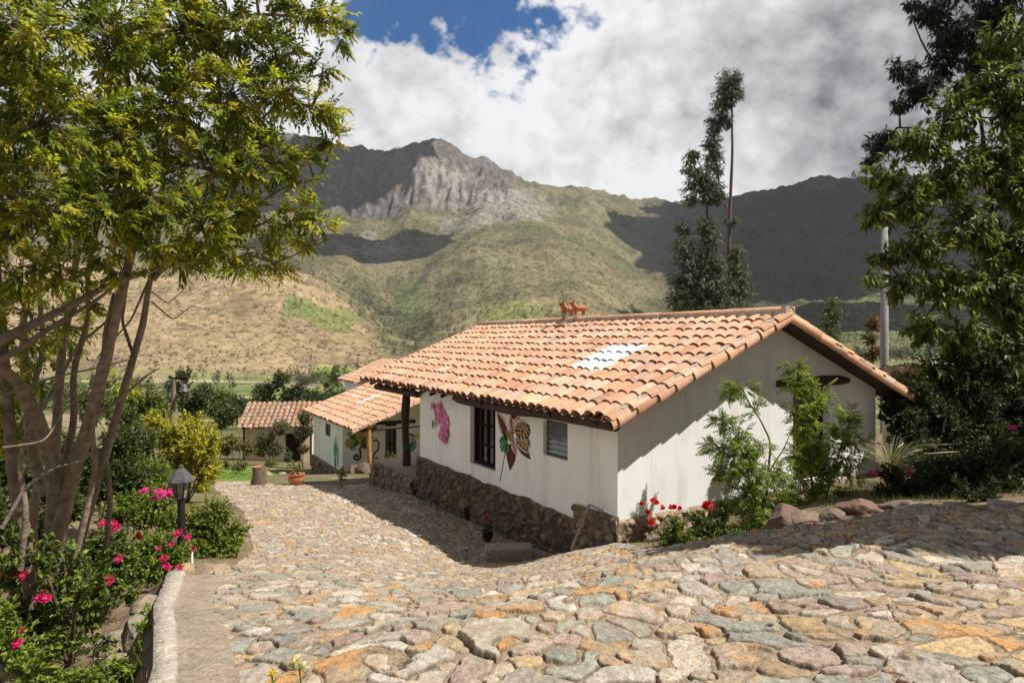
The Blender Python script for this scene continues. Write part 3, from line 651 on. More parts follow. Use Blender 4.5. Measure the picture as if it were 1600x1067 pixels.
# ---- the main house (white, at the right) -------------------------------------------------
Z0 = -4.0                                                # root height
hz = lambda z: z - Z0
house = thing('white_house', 'long whitewashed house with clay tile roof, butterfly mural and log beam, nearest on the right', 'house', (HA[0], HA[1], Z0), TH, 'whitewashed tile roofed houses')
LN, WD = 7.85, 7.0
OVH = .5; ZE = hz(-1.17); RISE = 1.60; zt = lambda s: ZE + RISE * (1 - abs(WD / 2 - s) / (WD / 2 + OVH)) - .08
w1 = MB()
fl = lambda a, z, d: (0 + d, a, z)                       # left wall, face at s=0, a = t
fg = lambda a, z, d: (a, d, z)                           # gable, face at t=0, a = s
DOORW = (3.86, 5.0, hz(-2.73), hz(-1.42)); WINW = (1.32, 2.08, hz(-2.10), hz(-1.45)); GDOOR = (4.27, 5.42, hz(-2.72), hz(-.90))
zl = zt(0)
wall_panel(w1, fl, 0, LN, hz(-4.1), zl, [DOORW, WINW], .16)
wall_panel(w1, fg, 0, WD, hz(-4.1), zl, [(GDOOR[0], GDOOR[1], GDOOR[2], zl)], .0)
_k = (WD / 2 + OVH) / RISE; zu = hz(-.80); g0, g1, g3 = GDOOR[0], GDOOR[1], GDOOR[3]; e0 = (zu - zl) * _k
for q in ([(0, zl), (g0, zl), (g0, zu), (e0, zu)], [(g1, zl), (WD, zl), (WD - e0, zu), (g1, zu)], [(g0, g3), (g1, g3), (g1, zu), (g0, zu)], [(e0, zu), (WD - e0, zu), (WD / 2, zt(WD / 2))]): w1.poly([(a, 0, z) for a, z in q])
for p, q in (((g0, GDOOR[2]), (g1, GDOOR[2])), ((g1, GDOOR[2]), (g1, g3)), ((g1, g3), (g0, g3)), ((g0, g3), (g0, GDOOR[2]))): w1.quad(fg(*p, 0), fg(*q, 0), fg(*q, .22), fg(*p, .22))
wall_panel(w1, lambda a, z, d: (WD - d, a, z), 0, LN, hz(-4.1), zl); 
wall_panel(w1, lambda a, z, d: (a, LN - d, z), 0, WD, hz(-4.1), zl, [(1.2, 2.1, hz(-3.5), hz(-1.5))], .2)
w1.poly([(WD, LN, zl), (0, LN, zl), (WD / 2, LN, zt(WD / 2))])
wall1 = w1.build('wall', M['plaster'], house)
def rsky(a, b): return (2.05 < a < 2.9 and 1.75 < b < 2.75)
roof(house, LN, WD, .42, 3.15, OVH, ZE, RISE, .258, .41, sky=rsky)
# porch end wall beyond, terrace and post
pl = MB()
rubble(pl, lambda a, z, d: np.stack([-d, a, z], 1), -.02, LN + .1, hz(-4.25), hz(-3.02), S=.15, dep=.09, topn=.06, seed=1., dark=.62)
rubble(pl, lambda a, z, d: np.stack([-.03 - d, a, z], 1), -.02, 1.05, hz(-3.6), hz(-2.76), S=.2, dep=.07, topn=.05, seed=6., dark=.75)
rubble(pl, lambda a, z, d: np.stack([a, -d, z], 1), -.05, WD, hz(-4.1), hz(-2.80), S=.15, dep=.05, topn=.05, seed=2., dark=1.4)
pl.build('stone_plinth', M['stone'], house, smooth=True)
# squarish corner stones under the pipe
cs = MB()
for (tc_, zc, a, b) in ((.18, -3.0, .16, .34), (.55, -3.12, .2, .3), (.25, -3.42, .25, .2), (.62, -3.5, .22, .2)):
    cs.blob((-.10, tc_, hz(zc)), (.1, a, b * .62), seed=tc_ * 9, amp=.2, sub=3, col=(.24, .17, .11))
tr = MB(); 
tr.box((1.2, LN + 1.75, hz(-3.78)), (2.6, 3.3, .28), col=(.30, .24, .18))
rubble(tr, lambda a, z, d: np.stack([-.1 - d, a, z], 1), LN + .1, LN + 3.4, hz(-4.6), hz(-3.64), dep=.12, topn=.03, seed=4.)
tr.build('terrace', M['stone'], house, smooth=True)
beam = MB(); n = 20; tt = np.linspace(-.33, 4.95, n)
beam.tube(np.stack([-.30 + .015 * np.sin(tt * 2), tt, hz(-1.27) + .025 * np.sin(tt * 1.1 + 1) - .02], 1), .105 + .01 * np.sin(tt * 3), 12, rough=.04)
beam.build('eave_beam', M['log'], house, smooth=True)
for k, t_ in enumerate(np.arange(.05, LN + 3, .62)):
    rb = MB(); sgn = (WD / 2 + OVH); d = nrm((sgn, 0, RISE)); a = np.array([-OVH + .08, t_, ZE - .13]); rb.tube([a, a + d * .35, a + d * .75], .045, 8, rough=.05)
    rb.build('rafter', M['log'], house, smooth=True)
post = MB(); pz = np.linspace(hz(-3.9), hz(-1.35), 12)
pq = (np.array(P(634, 0, 18.6)[:2]) - HA); ps, pt = pq @ V2, pq @ U2
post.tube(np.stack([ps + .03 * np.sin(pz * 3), pt + .02 * np.cos(pz * 2), pz], 1), .11 + .012 * np.sin(pz * 4), 10, rough=.05)
post.build('porch_post', M['log'], house, smooth=True)
pb = MB(); pb.tube([(-.1, LN - .1, hz(-1.42)), (-.1, LN + 3.1, hz(-1.42))], .09, 8); pb.build('porch_beam', M['log'], house)
# tall barred window on the left wall
def window_bars(root, name, f, a0, a1, z0, z1, dep, frame=M['darkwood'], glass=M['glass_dark'], nv=3, nh=2, th=.06, rails=()):
    m = MB()
    def bar(p, q, w=th, d=.05, back=0.):
        (a, z), (b, y) = p, q
        if abs(a - b) < 1e-6: r = [(a - w / 2, z), (a + w / 2, z), (a + w / 2, y), (a - w / 2, y)]
        else: r = [(a, z - w / 2), (b, z - w / 2), (b, z + w / 2), (a, z + w / 2)]
        fr = [np.array(f(u, v, dep - d + back)) for u, v in r]; bk = [np.array(f(u, v, dep + .002)) for u, v in r]
        m.poly(fr)
        for k in range(4): m.quad(fr[k], fr[(k + 1) % 4], bk[(k + 1) % 4], bk[k])
    bar((a0 + th / 2, z0), (a0 + th / 2, z1)); bar((a1 - th / 2, z0), (a1 - th / 2, z1)); bar((a0, z0 + th / 2), (a1, z0 + th / 2), back=-.003); bar((a0, z1 - th / 2), (a1, z1 - th / 2), back=-.003)
    for i in range(1, nv + 1): x = a0 + (a1 - a0) * i / (nv + 1); bar((x, z0), (x, z1), th * .55, .035)
    for i in range(1, nh + 1): y = z0 + (z1 - z0) * i / (nh + 1); bar((a0, y), (a1, y), th * .55, .030)
    fr = m.build(name, frame, root)
    g = MB(); g.quad(f(a0, z0, dep + .004), f(a1, z0, dep + .004), f(a1, z1, dep + .004), f(a0, z1, dep + .004)); g.build('pane', glass, fr)
    return fr
window_bars(house, 'window', fl, DOORW[0], DOORW[1], DOORW[2], DOORW[3], .15, nv=3, nh=2, th=.07)
lw = MB(); N_ = 6; a0, a1, z0, z1 = WINW
wf = MB()
for (p, q) in (((a0, z0), (a0, z1)), ((a1, z0), (a1, z1))): wf.box((.10, p[0] + (.02 if p[0] == a0 else -.02), (z0 + z1) / 2), (.05, .04, z1 - z0 - .002))
wf.box((.10, (a0 + a1) / 2, z0 + .018), (.05, a1 - a0 - .082, .03)); wf.box((.10, (a0 + a1) / 2, z1 - .018), (.05, a1 - a0 - .082, .03))
wfo = wf.build('window', M['metal_grey'], house)
for i in range(N_):
    zc = z0 + .05 + (z1 - z0 - .1) * (i + .5) / N_; t_ = MB(); an = R(28)
    t_.box((.09, (a0 + a1) / 2, zc), (.012, a1 - a0 - .09, .11), tilt=np.array([[math.cos(an), 0, math.sin(an)], [0, 1, 0], [-math.sin(an), 0, math.cos(an)]])); t_.build('louvre', M['louvre'], wfo)
bk = MB(); bk.quad((.155, a0, z0), (.155, a1, z0), (.155, a1, z1), (.155, a0, z1)); bk.build('dark_room_sheet', M['glass_dark'], wfo)  # dark sheet standing in for the unlit room behind the louvres
# gable door with its lintel log
window_bars(house, 'door', fg, GDOOR[0], GDOOR[1], GDOOR[2], GDOOR[3], .20, nv=1, nh=3, th=.09)
lt = MB(); n = 12; ss = np.linspace(3.78, 6.0, n); lt.tube(np.stack([ss, -.02 + 0 * ss, hz(-.83) + .03 * np.sin((ss - 3.7) * 1.4)], 1), [.06, .085, .09, .09, .09, .09, .095, .1, .1, .1, .085, .05], 10, rough=.03)
lt.build('door_lintel', M['log'], house, smooth=True)

# ---- murals ------------------------------------------------------------------------------
class Mural:
    """painted shapes as thin coats of paint on a wall plane; f(a, z, d)"""
    def __init__(s, f): s.f = f; s.m = MB(); s.k = 0
    def shape(s, pts, col):
        s.k += 1; d = -.003 - .0004 * s.k
        if len(pts) < 3: return
        c = np.mean(pts, 0); n = len(pts); v = [s.f(c[0], c[1], d)] + [s.f(a, z, d) for a, z in pts]
        s.m.add(v, [[0, 1 + i, 1 + (i + 1) % n] for i in range(n)], col)
    def petal(s, a, z, ang, L, Wd, col, inner=None, bend=0.):
        def out(sc):
            t = np.linspace(0, 1, 9); w = np.sin(np.pi * t ** .75) * Wd / 2 * sc * (1 + .5 * abs(math.sin(ang))); cx = t * L; cy = bend * L * t * t
            A = [(cx[i], cy[i] + w[i]) for i in range(9)] + [(cx[i], cy[i] - w[i]) for i in range(8, 0, -1)]
            ca, sa = math.cos(ang), math.sin(ang); return [(a + x * ca - y * sa, z + x * sa + y * ca) for x, y in A]
        s.shape(out(1), col)
        if inner is not None:
            p = out(.62); s.shape([(a + (x - a) * .92 + .02 * math.cos(ang) * L, z + (y - z) * .92 + .02 * math.sin(ang) * L) for x, y in p], inner)
    def stroke(s, pts, w, col):
        pts = np.array(pts, float); T = np.gradient(pts, axis=0); T /= np.linalg.norm(T, axis=1)[:, None] + 1e-9; Nn = np.stack([-T[:, 1], T[:, 0]], 1)
        w = np.broadcast_to(w, (len(pts),)); l = pts + Nn * w[:, None] / 2; r = pts - Nn * w[:, None] / 2
        s.k += 1; d = -.003 - .0004 * s.k
        for i in range(len(pts) - 1): s.m.quad(*[s.f(q[0], q[1], d) for q in (l[i], l[i + 1], r[i + 1], r[i])], col)
    def build(s, name, parent): return s.m.build(name, M['paint'], parent)
def fl1(px, py, s_=0.):
    """photo pixel -> (t, z) on the left wall of the main house"""
    q = (px - 800) / FPX; t = (HA[0] - q * HA[1]) / (.512 + q * .859); Y = HA[1] + .859 * t; return t, hz((HOR - py) / FPX * Y)
# note on the left wall a = t runs away from the viewer, so it grows to the left in view
mu = Mural(fl); pk = [(.60, .16, .32), (.66, .26, .42), (.50, .10, .24), (.70, .36, .50), (.56, .20, .38)]
for (px, py, r, n) in ((682, 642, 9, 7), (692, 650, 12, 9), (684, 655, 8, 7), (697, 660, 12, 9), (694, 672, 10, 8), (690, 680, 7, 7), (700, 677, 6, 6), (678, 634, 5, 6), (689, 634, 6, 6)):
    a, z = fl1(px, py); rr = r / FPX * 15.6 * 1.25
    for k in range(n): an = k * 2 * math.pi / n + px; mu.petal(a, z, an, rr, rr * 1.0, pk[(k + int(px)) % 5], pk[(k + 2) % 5])
    mu.petal(a, z, px, rr * .4, rr * .4, (.42, .06, .18))
a, z = fl1(697, 678); mu.petal(a, z, -1.75, .26, .16, (.42, .05, .2), (.55, .14, .32))
a, z = fl1(680, 655); mu.petal(a, z, -1.5, .26, .09, (.05, .25, .10)); 
mu.build('flower_mural', wall1)
mu = Mural(fl); red = (.14, .018, .022); wht = (.60, .50, .46); gold = (.40, .22, .07)
def F(px, py): return fl1(px, py)
def seg(p, q): a = F(*p); b = F(*q); return a[0], a[1], math.atan2(b[1] - a[1], b[0] - a[0]), math.hypot(b[1] - a[1], b[0] - a[0])
mu.stroke([F(791, 700), F(788, 715), F(785, 732), F(781, 752)], .03, (.04, .20, .12))
for (p, q, w, c, i_) in (((793, 682), (776, 642), .22, wht, red), ((793, 684), (782, 655), .14, (.10, .02, .02), red), ((800, 678), (806, 640), .2, (.07, .02, .03), red), ((803, 676), (797, 648), .12, wht, (.3, .03, .03)),
                         ((806, 684), (830, 718), .17, (.05, .04, .04), red), ((806, 686), (829, 709), .13, wht, red), ((800, 692), (797, 735), .2, (.05, .02, .02), red), ((801, 688), (808, 712), .12, wht, (.4, .2, .18)),
                         ((793, 686), (781, 700), .14, (.05, .35, .12), (.02, .12, .06)), ((792, 690), (783, 706), .12, (.10, .42, .16), (.03, .2, .1)), ((794, 692), (789, 709), .12, (.04, .25, .1), (.02, .1, .06)), ((790, 684), (780, 690), .1, (.05, .3, .1), (.02, .15, .06)),
                         ((803, 672), (812, 650), .14, wht, gold), ((804, 676), (820, 657), .2, wht, gold)):
    a, z, an, L = seg(p, q); mu.petal(a, z, an, L, w * 1.2, c, i_)
# butterfly wings with cells
def wing(pts, ct):
    c0 = [F(*q) for q in pts]; mu.shape(c0, (.035, .02, .02)); c = np.mean(c0, 0); r0 = F(*ct)
    for ring in (.34, .60, .84):
        n = {.34: 5, .6: 8, .84: 11}[ring]
        for k in range(n):
            u = (k + .5) / n * len(c0); i = int(u) % len(c0); j = (i + 1) % len(c0); b = np.array(c0[i]) * (1 - u % 1) + np.array(c0[j]) * (u % 1)
            q = c + (b - c) * ring; an = math.atan2(b[1] - c[1], b[0] - c[0]); sz = .085 if ring < .8 else .05
            mu.petal(q[0] - math.cos(an) * sz * .5, q[1] - math.sin(an) * sz * .5, an, sz * 1.05, sz * .75, (.36, .22, .09) if ring < .8 else (.50, .42, .28))
wing([(806, 672), (811, 663), (819, 660), (827, 664), (829, 674), (826, 684), (818, 688), (809, 684)], (804, 680))
wing([(808, 684), (818, 686), (827, 686), (829, 695), (824, 702), (815, 695)], (806, 682))
a, z, an, L = seg((793, 672), (803, 690)); mu.petal(a, z, an, L * 1.15, .14, (.55, .40, .05), (.20, .12, .03))
a, z, an, L = seg((789, 676), (796, 688)); mu.petal(a, z, an, L, .1, (.03, .02, .02))
mu.build('butterfly_mural', wall1)

# ---- pipe with tap at the corner ----------------------------------------------------------
pp = thing('water_pipe', 'grey water pipe with taps bent round the stone corner of the white house', 'pipe', tuple(H(-.3, .75, -3.6)))
pr = MB(); base = np.array(H(-.3, .75, -3.6))
a = P(893, 858, 10.2) - base; b = P(921, 788, 10.35) - base; c = P(966, 808, 9.78) - base; d = P(966, 858, 9.76) - base
pr.tube([a, a * .5 + b * .5, b], .022, 8); pr.tube([b, (b + c) / 2, c], .017, 8); pr.tube([c, d], .016, 8); pr.build('pipe', M['pipe'], pp, smooth=True)
for q in (a * .35 + b * .65, a * .6 + b * .4, a * .45 + b * .55):
    t_ = MB(); t_.tube([q, q + np.array([-.07, -.03, .02])], .014, 6); t_.tube([q + np.array([-.07, -.03, .035]), q + np.array([-.07, -.03, -.03])], .012, 6); t_.blob(q, (.032, .032, .032), sub=2, amp=0); t_.build('tap', M['pipe'], pp, smooth=True)

# ---- bulls of clay on the ridge -------------------------------------------------------------
def skin_tube(m, pts, rad, col=(1, 1, 1), n=10): m.tube(pts, rad, n, col)
def bull(loc, rot, label):
    t = thing('clay_bull', label, 'ornament', loc, rot, 'clay bulls on the ridge'); t.scale = (.85, 1.05, .78)
    b = MB(); x = np.array
    b.tube([(-.22, 0, .17), (-.20, 0, .20), (-.10, 0, .215), (.03, 0, .21), (.12, 0, .235), (.17, 0, .30), (.20, 0, .375), (.235, 0, .40), (.28, 0, .375), (.31, 0, .35)], [.03, .085, .10, .095, .10, .085, .065, .06, .045, .02], 12)
    for sx, sy in ((-.15, .055), (-.15, -.055), (.10, .055), (.10, -.055)): b.tube([(sx, sy, .17), (sx + .01, sy * 1.1, .08), (sx, sy * 1.15, 0)], [.045, .032, .03], 8)
    b.tube([(-.22, 0, .23), (-.27, .01, .2), (-.27, .02, .1)], [.018, .013, .015], 6)
    b.build('body', M['clay'], t, smooth=True)
    for s in (-1, 1):
        h = MB(); h.tube([(.20, .035 * s, .43), (.20, .085 * s, .45), (.215, .10 * s, .50), (.22, .085 * s, .54)], [.02, .017, .012, .003], 6); h.build('horn', M['clay'], t, smooth=True)
        h = MB(); h.tube([(.19, .045 * s, .40), (.18, .10 * s, .395)], [.02, .006], 6); h.build('ear', M['clay'], t, smooth=True)
    return t
def ridge_t(px): q = (px - 800) / FPX; a = H(3.5, 0, 0); return (a[0] - q * a[1]) / (.512 + q * .859)
rz = -1.17 + RISE + .20
bull(tuple(H(3.5, ridge_t(887), rz)), R(205), 'left one of two small clay bulls on the ridge, beside the thin rod')
bull(tuple(H(3.5, ridge_t(905), rz)), R(190), 'right one of two small clay bulls on the ridge of the white house')
cr = thing('roof_cross', 'thin leaning metal rod with a small cross between the clay bulls on the ridge', 'ornament', tuple(H(3.5, ridge_t(893), rz - .03)))
m = MB(); m.tube([(0, 0, 0), (-.12, 0, .35), (-.26, 0, .62)], .009, 6); m.tube([(-.20, 0, .60), (-.26, 0, .55)], .012, 6); m.blob((-.26, 0, .65), (.03, .03, .035), sub=2, amp=.1); m.build('rod', M['metal_grey'], cr)

# ---- second house --------------------------------------------------------------------------
B2 = np.array([P(535, 0, 29)[0], 29.]); Zb = -6.4
h2 = thing('white_house', 'smaller whitewashed house with cactus and vine murals and an orange porch post', 'house', (B2[0], B2[1], Zb), TH, 'whitewashed tile roofed houses')
b2z = lambda z: z - Zb
L2, W2, O2 = 5.2, 7.0, .38; ZE2 = b2z(-3.72); R2 = 1.42; zt2 = lambda s: ZE2 + R2 * (1 - abs(W2 / 2 - s) / (W2 / 2 + O2)) - .08
def px2(px, py, s=None):
    q = (px - 800) / FPX
    if s is None: t = (B2[0] - q * B2[1]) / (.512 + q * .859); return t, b2z((HOR - py) / FPX * (B2[1] + .859 * t))
    ss = (q * B2[1] - B2[0]) / (.859 - q * .512); return ss, b2z((HOR - py) / FPX * (B2[1] + .512 * ss))
w2 = MB(); zl2 = zt2(0)
wa, wz = px2(516, 683); wb, wz2 = px2(508, 660); WIN2 = (wa, wb, wz, wz2)
da, dz_ = px2(602, 720, 0); db, dz2 = px2(620, 660, 0); D2 = (da, db, b2z(-5.95), b2z(-3.95))
fl2 = lambda a, z, d: (d, a, z); fg2 = lambda a, z, d: (a, d, z)
wall_panel(w2, fl2, 0, L2, b2z(-7), zl2, [WIN2], .12); wall_panel(w2, fg2, 0, W2, b2z(-7), zl2, [D2], .2); w2.poly([(0, 0, zl2), (W2, 0, zl2), (W2 / 2, 0, zt2(W2 / 2))])
wall_panel(w2, lambda a, z, d: (W2 - d, a, z), 0, L2, b2z(-7), zl2); wall_panel(w2, lambda a, z, d: (a, L2 - d, z), 0, W2, b2z(-7), zl2); w2.poly([(W2, L2, zl2), (0, L2, zl2), (W2 / 2, L2, zt2(W2 / 2))])
wall2 = w2.build('wall', M['plaster'], h2)
roof(h2, L2, W2, 2.75, .45, O2, ZE2, R2, .27, .42, sky=lambda a, b: 4.2 < a < 4.55 and 1.2 < b < 2.6, na=6)
window_bars(h2, 'window', fl2, *WIN2, .11, nv=1, nh=0, th=.05, frame=M['metal_grey'], glass=M['louvre']); window_bars(h2, 'door', fg2, *D2, .19, nv=1, nh=1, th=.08)
m = MB(); m.tube([(D2[0] - .5, -.03, D2[3] + .07), (D2[1] + .9, -.03, D2[3] + .04)], .08, 8); m.build('door_lintel', M['log'], h2, smooth=True)
q = P(577, 0, 26.9)[:2] - B2; s_, t_ = q @ V2, q @ U2; pz = np.linspace(b2z(-5.9), zt2(s_) + 0.0, 10)
m = MB(); m.tube(np.stack([s_ + .03 * np.sin(pz * 2), t_ + 0 * pz, pz], 1), .10, 10, rough=.06); m.build('porch_post', M['pinelog'], h2, smooth=True)
m = MB(); m.tube([(-.15, t_, zt2(-.15) - .06), (W2 / 2, t_, zt2(-.15) - .02)], .07, 8); m.build('porch_beam', M['log'], h2, smooth=True)
m = MB(); rubble(m, lambda a, z, d: np.stack([-d, a, z], 1), -.1, L2 + .1, b2z(-7.2), b2z(-5.95), S=.3, topn=.04, seed=7.); m.build('stone_plinth', M['stone'], h2, smooth=True)
mu = Mural(fl2); g1, g2 = (.03, .22, .10), (.06, .33, .16)
for (px0, py0, py1, w) in ((525, 738, 708, .09), (525, 716, 679, .20), (522.5, 712, 684, .13), (527.8, 714, 690, .13), (523.5, 732, 706, .17), (528, 730, 698, .15)):
    a, z = px2(px0, py0); a2, zz2 = px2(px0, py1); mu.petal(a, z, math.atan2(zz2 - z, a2 - a), zz2 - z, w, g1, g2 if w > .1 else None)
mu.build('cactus_mural', wall2)
mu = Mural(fg2)
def FG(px, py): return px2(px, py, 0)
def curl(pts, w, col): mu.stroke([FG(*q) for q in pts], w, col)
for (px, py, r, n, c1, c2) in ((562, 683, 13, 9, (.50, .42, .08), (.34, .34, .10)), (547, 692, 9, 8, (.46, .42, .10), (.3, .32, .12)), (571, 690, 8, 7, (.06, .16, .05), (.10, .24, .07))):
    a, z = FG(px, py)
    for k in range(n): mu.petal(a, z, k * 2 * math.pi / n, r / FPX * 29, .28, c1, c2)
    mu.petal(a, z, 0, .12, .12, (.4, .2, .04))
for (p, q) in (((556, 687), (545, 680)), ((560, 688), (552, 698)), ((568, 690), (580, 698)), ((570, 686), (583, 683)), ((565, 692), (573, 702))):
    a = FG(*p); b = FG(*q); mu.petal(a[0], a[1], math.atan2(b[1] - a[1], b[0] - a[0]), math.hypot(b[0] - a[0], b[1] - a[1]), .16, (.03, .13, .04), (.06, .2, .06))
dk = (.07, .045, .035)
def spiral(px, py, r, turns, a0, w, tail):
    pts = [(px + r * (1 - k / 30) * math.cos(a0 + k / 30 * turns * 6.28), py + r * (1 - k / 30) * math.sin(a0 + k / 30 * turns * 6.28)) for k in range(30)]
    curl(list(tail) + pts, w, dk)
spiral(557, 713, 6, 1.3, 0.0, .085, [(574, 697), (567, 696), (562, 700), (563, 708)]); spiral(587, 716, 5, -1.0, 3.3, .07, [(583, 689), (588, 687), (592, 692), (591, 702), (585, 708), (582, 714)])
spiral(551, 700, 4, 1.2, 0.0, .04, [(560, 690), (556, 692), (553, 696)]); spiral(583, 724, 3, 1.1, 0, .045, [(577, 712), (582, 718)]); spiral(545, 678, 4, -1.2, 0, .035, [(556, 682), (551, 676)]); spiral(586, 668, 4, 1.2, 1.5, .04, [(578, 678), (582, 674)])
mu.build('vine_mural', wall2)
mu = Mural(fg2)
for (p, q, w, c, i_) in (((647, 684), (636, 676), .12, (.25, .27, .28), (.5, .52, .52)), ((650, 682), (637, 690), .25, (.55, .57, .57), (.42, .44, .45)), ((650, 688), (634, 712), .2, (.03, .30, .13), (.10, .5, .28)), ((646, 690), (634, 706), .12, (.02, .2, .08), None),
                         ((648, 680), (655, 683), .22, (.50, .60, .10), (.7, .72, .1)), ((655, 682), (663, 677), .05, (.06, .06, .05), None), ((650, 681), (636, 677), .06, (.08, .09, .1), None)):
    a = FG(*p); b = FG(*q); mu.petal(a[0], a[1], math.atan2(b[1] - a[1], b[0] - a[0]), math.hypot(b[0] - a[0], b[1] - a[1]), w * 1.3, c, i_)
mu.build('bird_mural', wall2)

# ---- little tile roofed shed further down ----------------------------------------------------
sh = thing('garden_shed', 'low cream walled shed with a single slope of weathered tiles behind shrubs', 'shed', tuple(P(435, 0, 42)[:2]) + (-8.1,), R(6))
m = MB(); m.box((0, 1.3, 1.2), (4.2, 2.4, 2.4)); m.build('wall', M['plaster_warm'], sh)
m = MB(); w = nrm((0, -2.3, -1.35)); n_ = nrm((0, -1.35, 2.3)); slope_tiles(m, np.array([-2.35, 1.9, 3.75]), np.array([1., 0, 0]), w, n_, 4.6, 2.75, .33, .44, na=7); m.c = [c * np.array([.60, .66, .66]) for c in m.c]; m.build('roof', M['tile'], sh)
m = MB(); m.quad((-2.3, -.35, 2.42), (2.3, -.35, 2.42), (2.3, 1.9, 3.72), (-2.3, 1.9, 3.72)); m.quad((-2.3, 2.6, 2.35), (2.3, 2.6, 2.35), (2.3, 1.9, 3.72), (-2.3, 1.9, 3.72)); m.build('roof_deck', M['log'], sh)
m = MB(); m.box((.9, .06, 1.0), (.9, .08, 1.9)); m.build('door', M['darkwood'], sh)
for x_ in (-2.1, 2.1): m = MB(); m.tube([(x_, -.2, 0), (x_, -.2, 2.45)], .07, 8); m.build('post', M['log'], sh, smooth=True)
# ---- two storey house behind the second one ---------------------------------------------------
C3 = np.array(P(560, 0, 45)[:2]) ; h3 = thing('tile_roofed_house', 'taller house with pale tile roof and dark balcony rising behind the smaller white house', 'house', (C3[0], C3[1], -8.5), TH)
zz = lambda z: z + 8.5
m = MB(); wall_panel(m, fg2, 0, 6.4, 0, zz(-3.1), [(.5, 3.2, zz(-5.2), zz(-3.35))], 1.0); wall_panel(m, fl2, 0, 3.2, 0, zz(-3.1)); wall_panel(m, lambda a, z, d: (6.4 - d, a, z), 0, 3.2, 0, zz(-3.1)); wall_panel(m, lambda a, z, d: (a, 3.2 - d, z), 0, 6.4, 0, zz(-3.1))
m.poly([(0, 0, zz(-3.1)), (6.4, 0, zz(-3.1)), (3.2, 0, zz(-1.65))]); m.build('wall', M['plaster'], h3)
roof(h3, 3.2, 6.4, .5, .4, .4, zz(-2.95), 1.5, .27, .42, na=5)
m = MB(); m.quad((.5, 1.002, zz(-5.2)), (3.2, 1.002, zz(-5.2)), (3.2, 1.002, zz(-3.35)), (.5, 1.002, zz(-3.35))); m.build('balcony_shutters', M['darkwood'], h3)
m = MB(); [m.box((x_, -.05, zz(-4.7)), (.06, .06, .9)) for x_ in np.linspace(.5, 3.2, 9)]; m.box((1.85, -.05, zz(-4.22)), (2.9, .08, .07)); m.build('balcony_rail', M['log'], h3)

# ------------------------------------------------------------------ foliage
def rn(v): return v / (np.linalg.norm(v, axis=-1, keepdims=True) + 1e-9)
def pal(cols, n, var=.22):
    c = np.array(cols, float)[rng.integers(len(cols), size=n)]; return np.clip(c * (1 + var * rng.uniform(-1, 1, (n, 1))), 0.004, .9)
def leaves(m, Pt, D, N, L, Wd, col, fold=.18, droop=.12):
    n = len(Pt); D = rn(D); S = rn(np.cross(D, N)); N = rn(np.cross(S, D)); L = np.broadcast_to(L, (n,))[:, None]; Wd = np.broadcast_to(Wd, (n,))[:, None]
    a = Pt + D * L * .42 + S * Wd / 2 + N * Wd * fold; b = Pt + D * L * .42 - S * Wd / 2 + N * Wd * fold; c = Pt + D * L * .45; t = Pt + D * L - N * L * droop
    v = np.stack([Pt, a, b, c, t], 1).reshape(-1, 3); k = np.arange(n)[:, None] * 5
    f = (k[:, :, None] + np.array([[0, 3, 1], [3, 4, 1], [0, 2, 3], [2, 4, 3]])[None]).reshape(-1, 3)
    m.add(v, f, np.repeat(col, 5, 0))
def mtubes(m, Pn, r, col, k=3):
    """many thin tubes at once; Pn (n, q, 3), r (n, q)"""
    n, q, _ = Pn.shape; T = rn(np.gradient(Pn, axis=1)); A = rn(np.cross(T, np.array([.31, .2, .93]))); B = np.cross(T, A); ph = np.arange(k) * 2 * math.pi / k
    v = Pn[:, :, None] + r[:, :, None, None] * (A[:, :, None] * np.cos(ph)[None, None, :, None] + B[:, :, None] * np.sin(ph)[None, None, :, None])
    i, j = np.meshgrid(np.arange(q - 1), np.arange(k), indexing='ij'); f = np.stack([i * k + j, i * k + (j + 1) % k, (i + 1) * k + (j + 1) % k, (i + 1) * k + j], -1).reshape(-1, 4)
    f = (np.arange(n)[:, None, None] * q * k + f[None]).reshape(-1, 4); m.add(v.reshape(-1, 3), f, col)
def rball(n, lo=.25):
    d = rn(rng.normal(size=(n, 3))); return d * (rng.uniform(lo ** 3, 1, (n, 1)) ** (1 / 3))
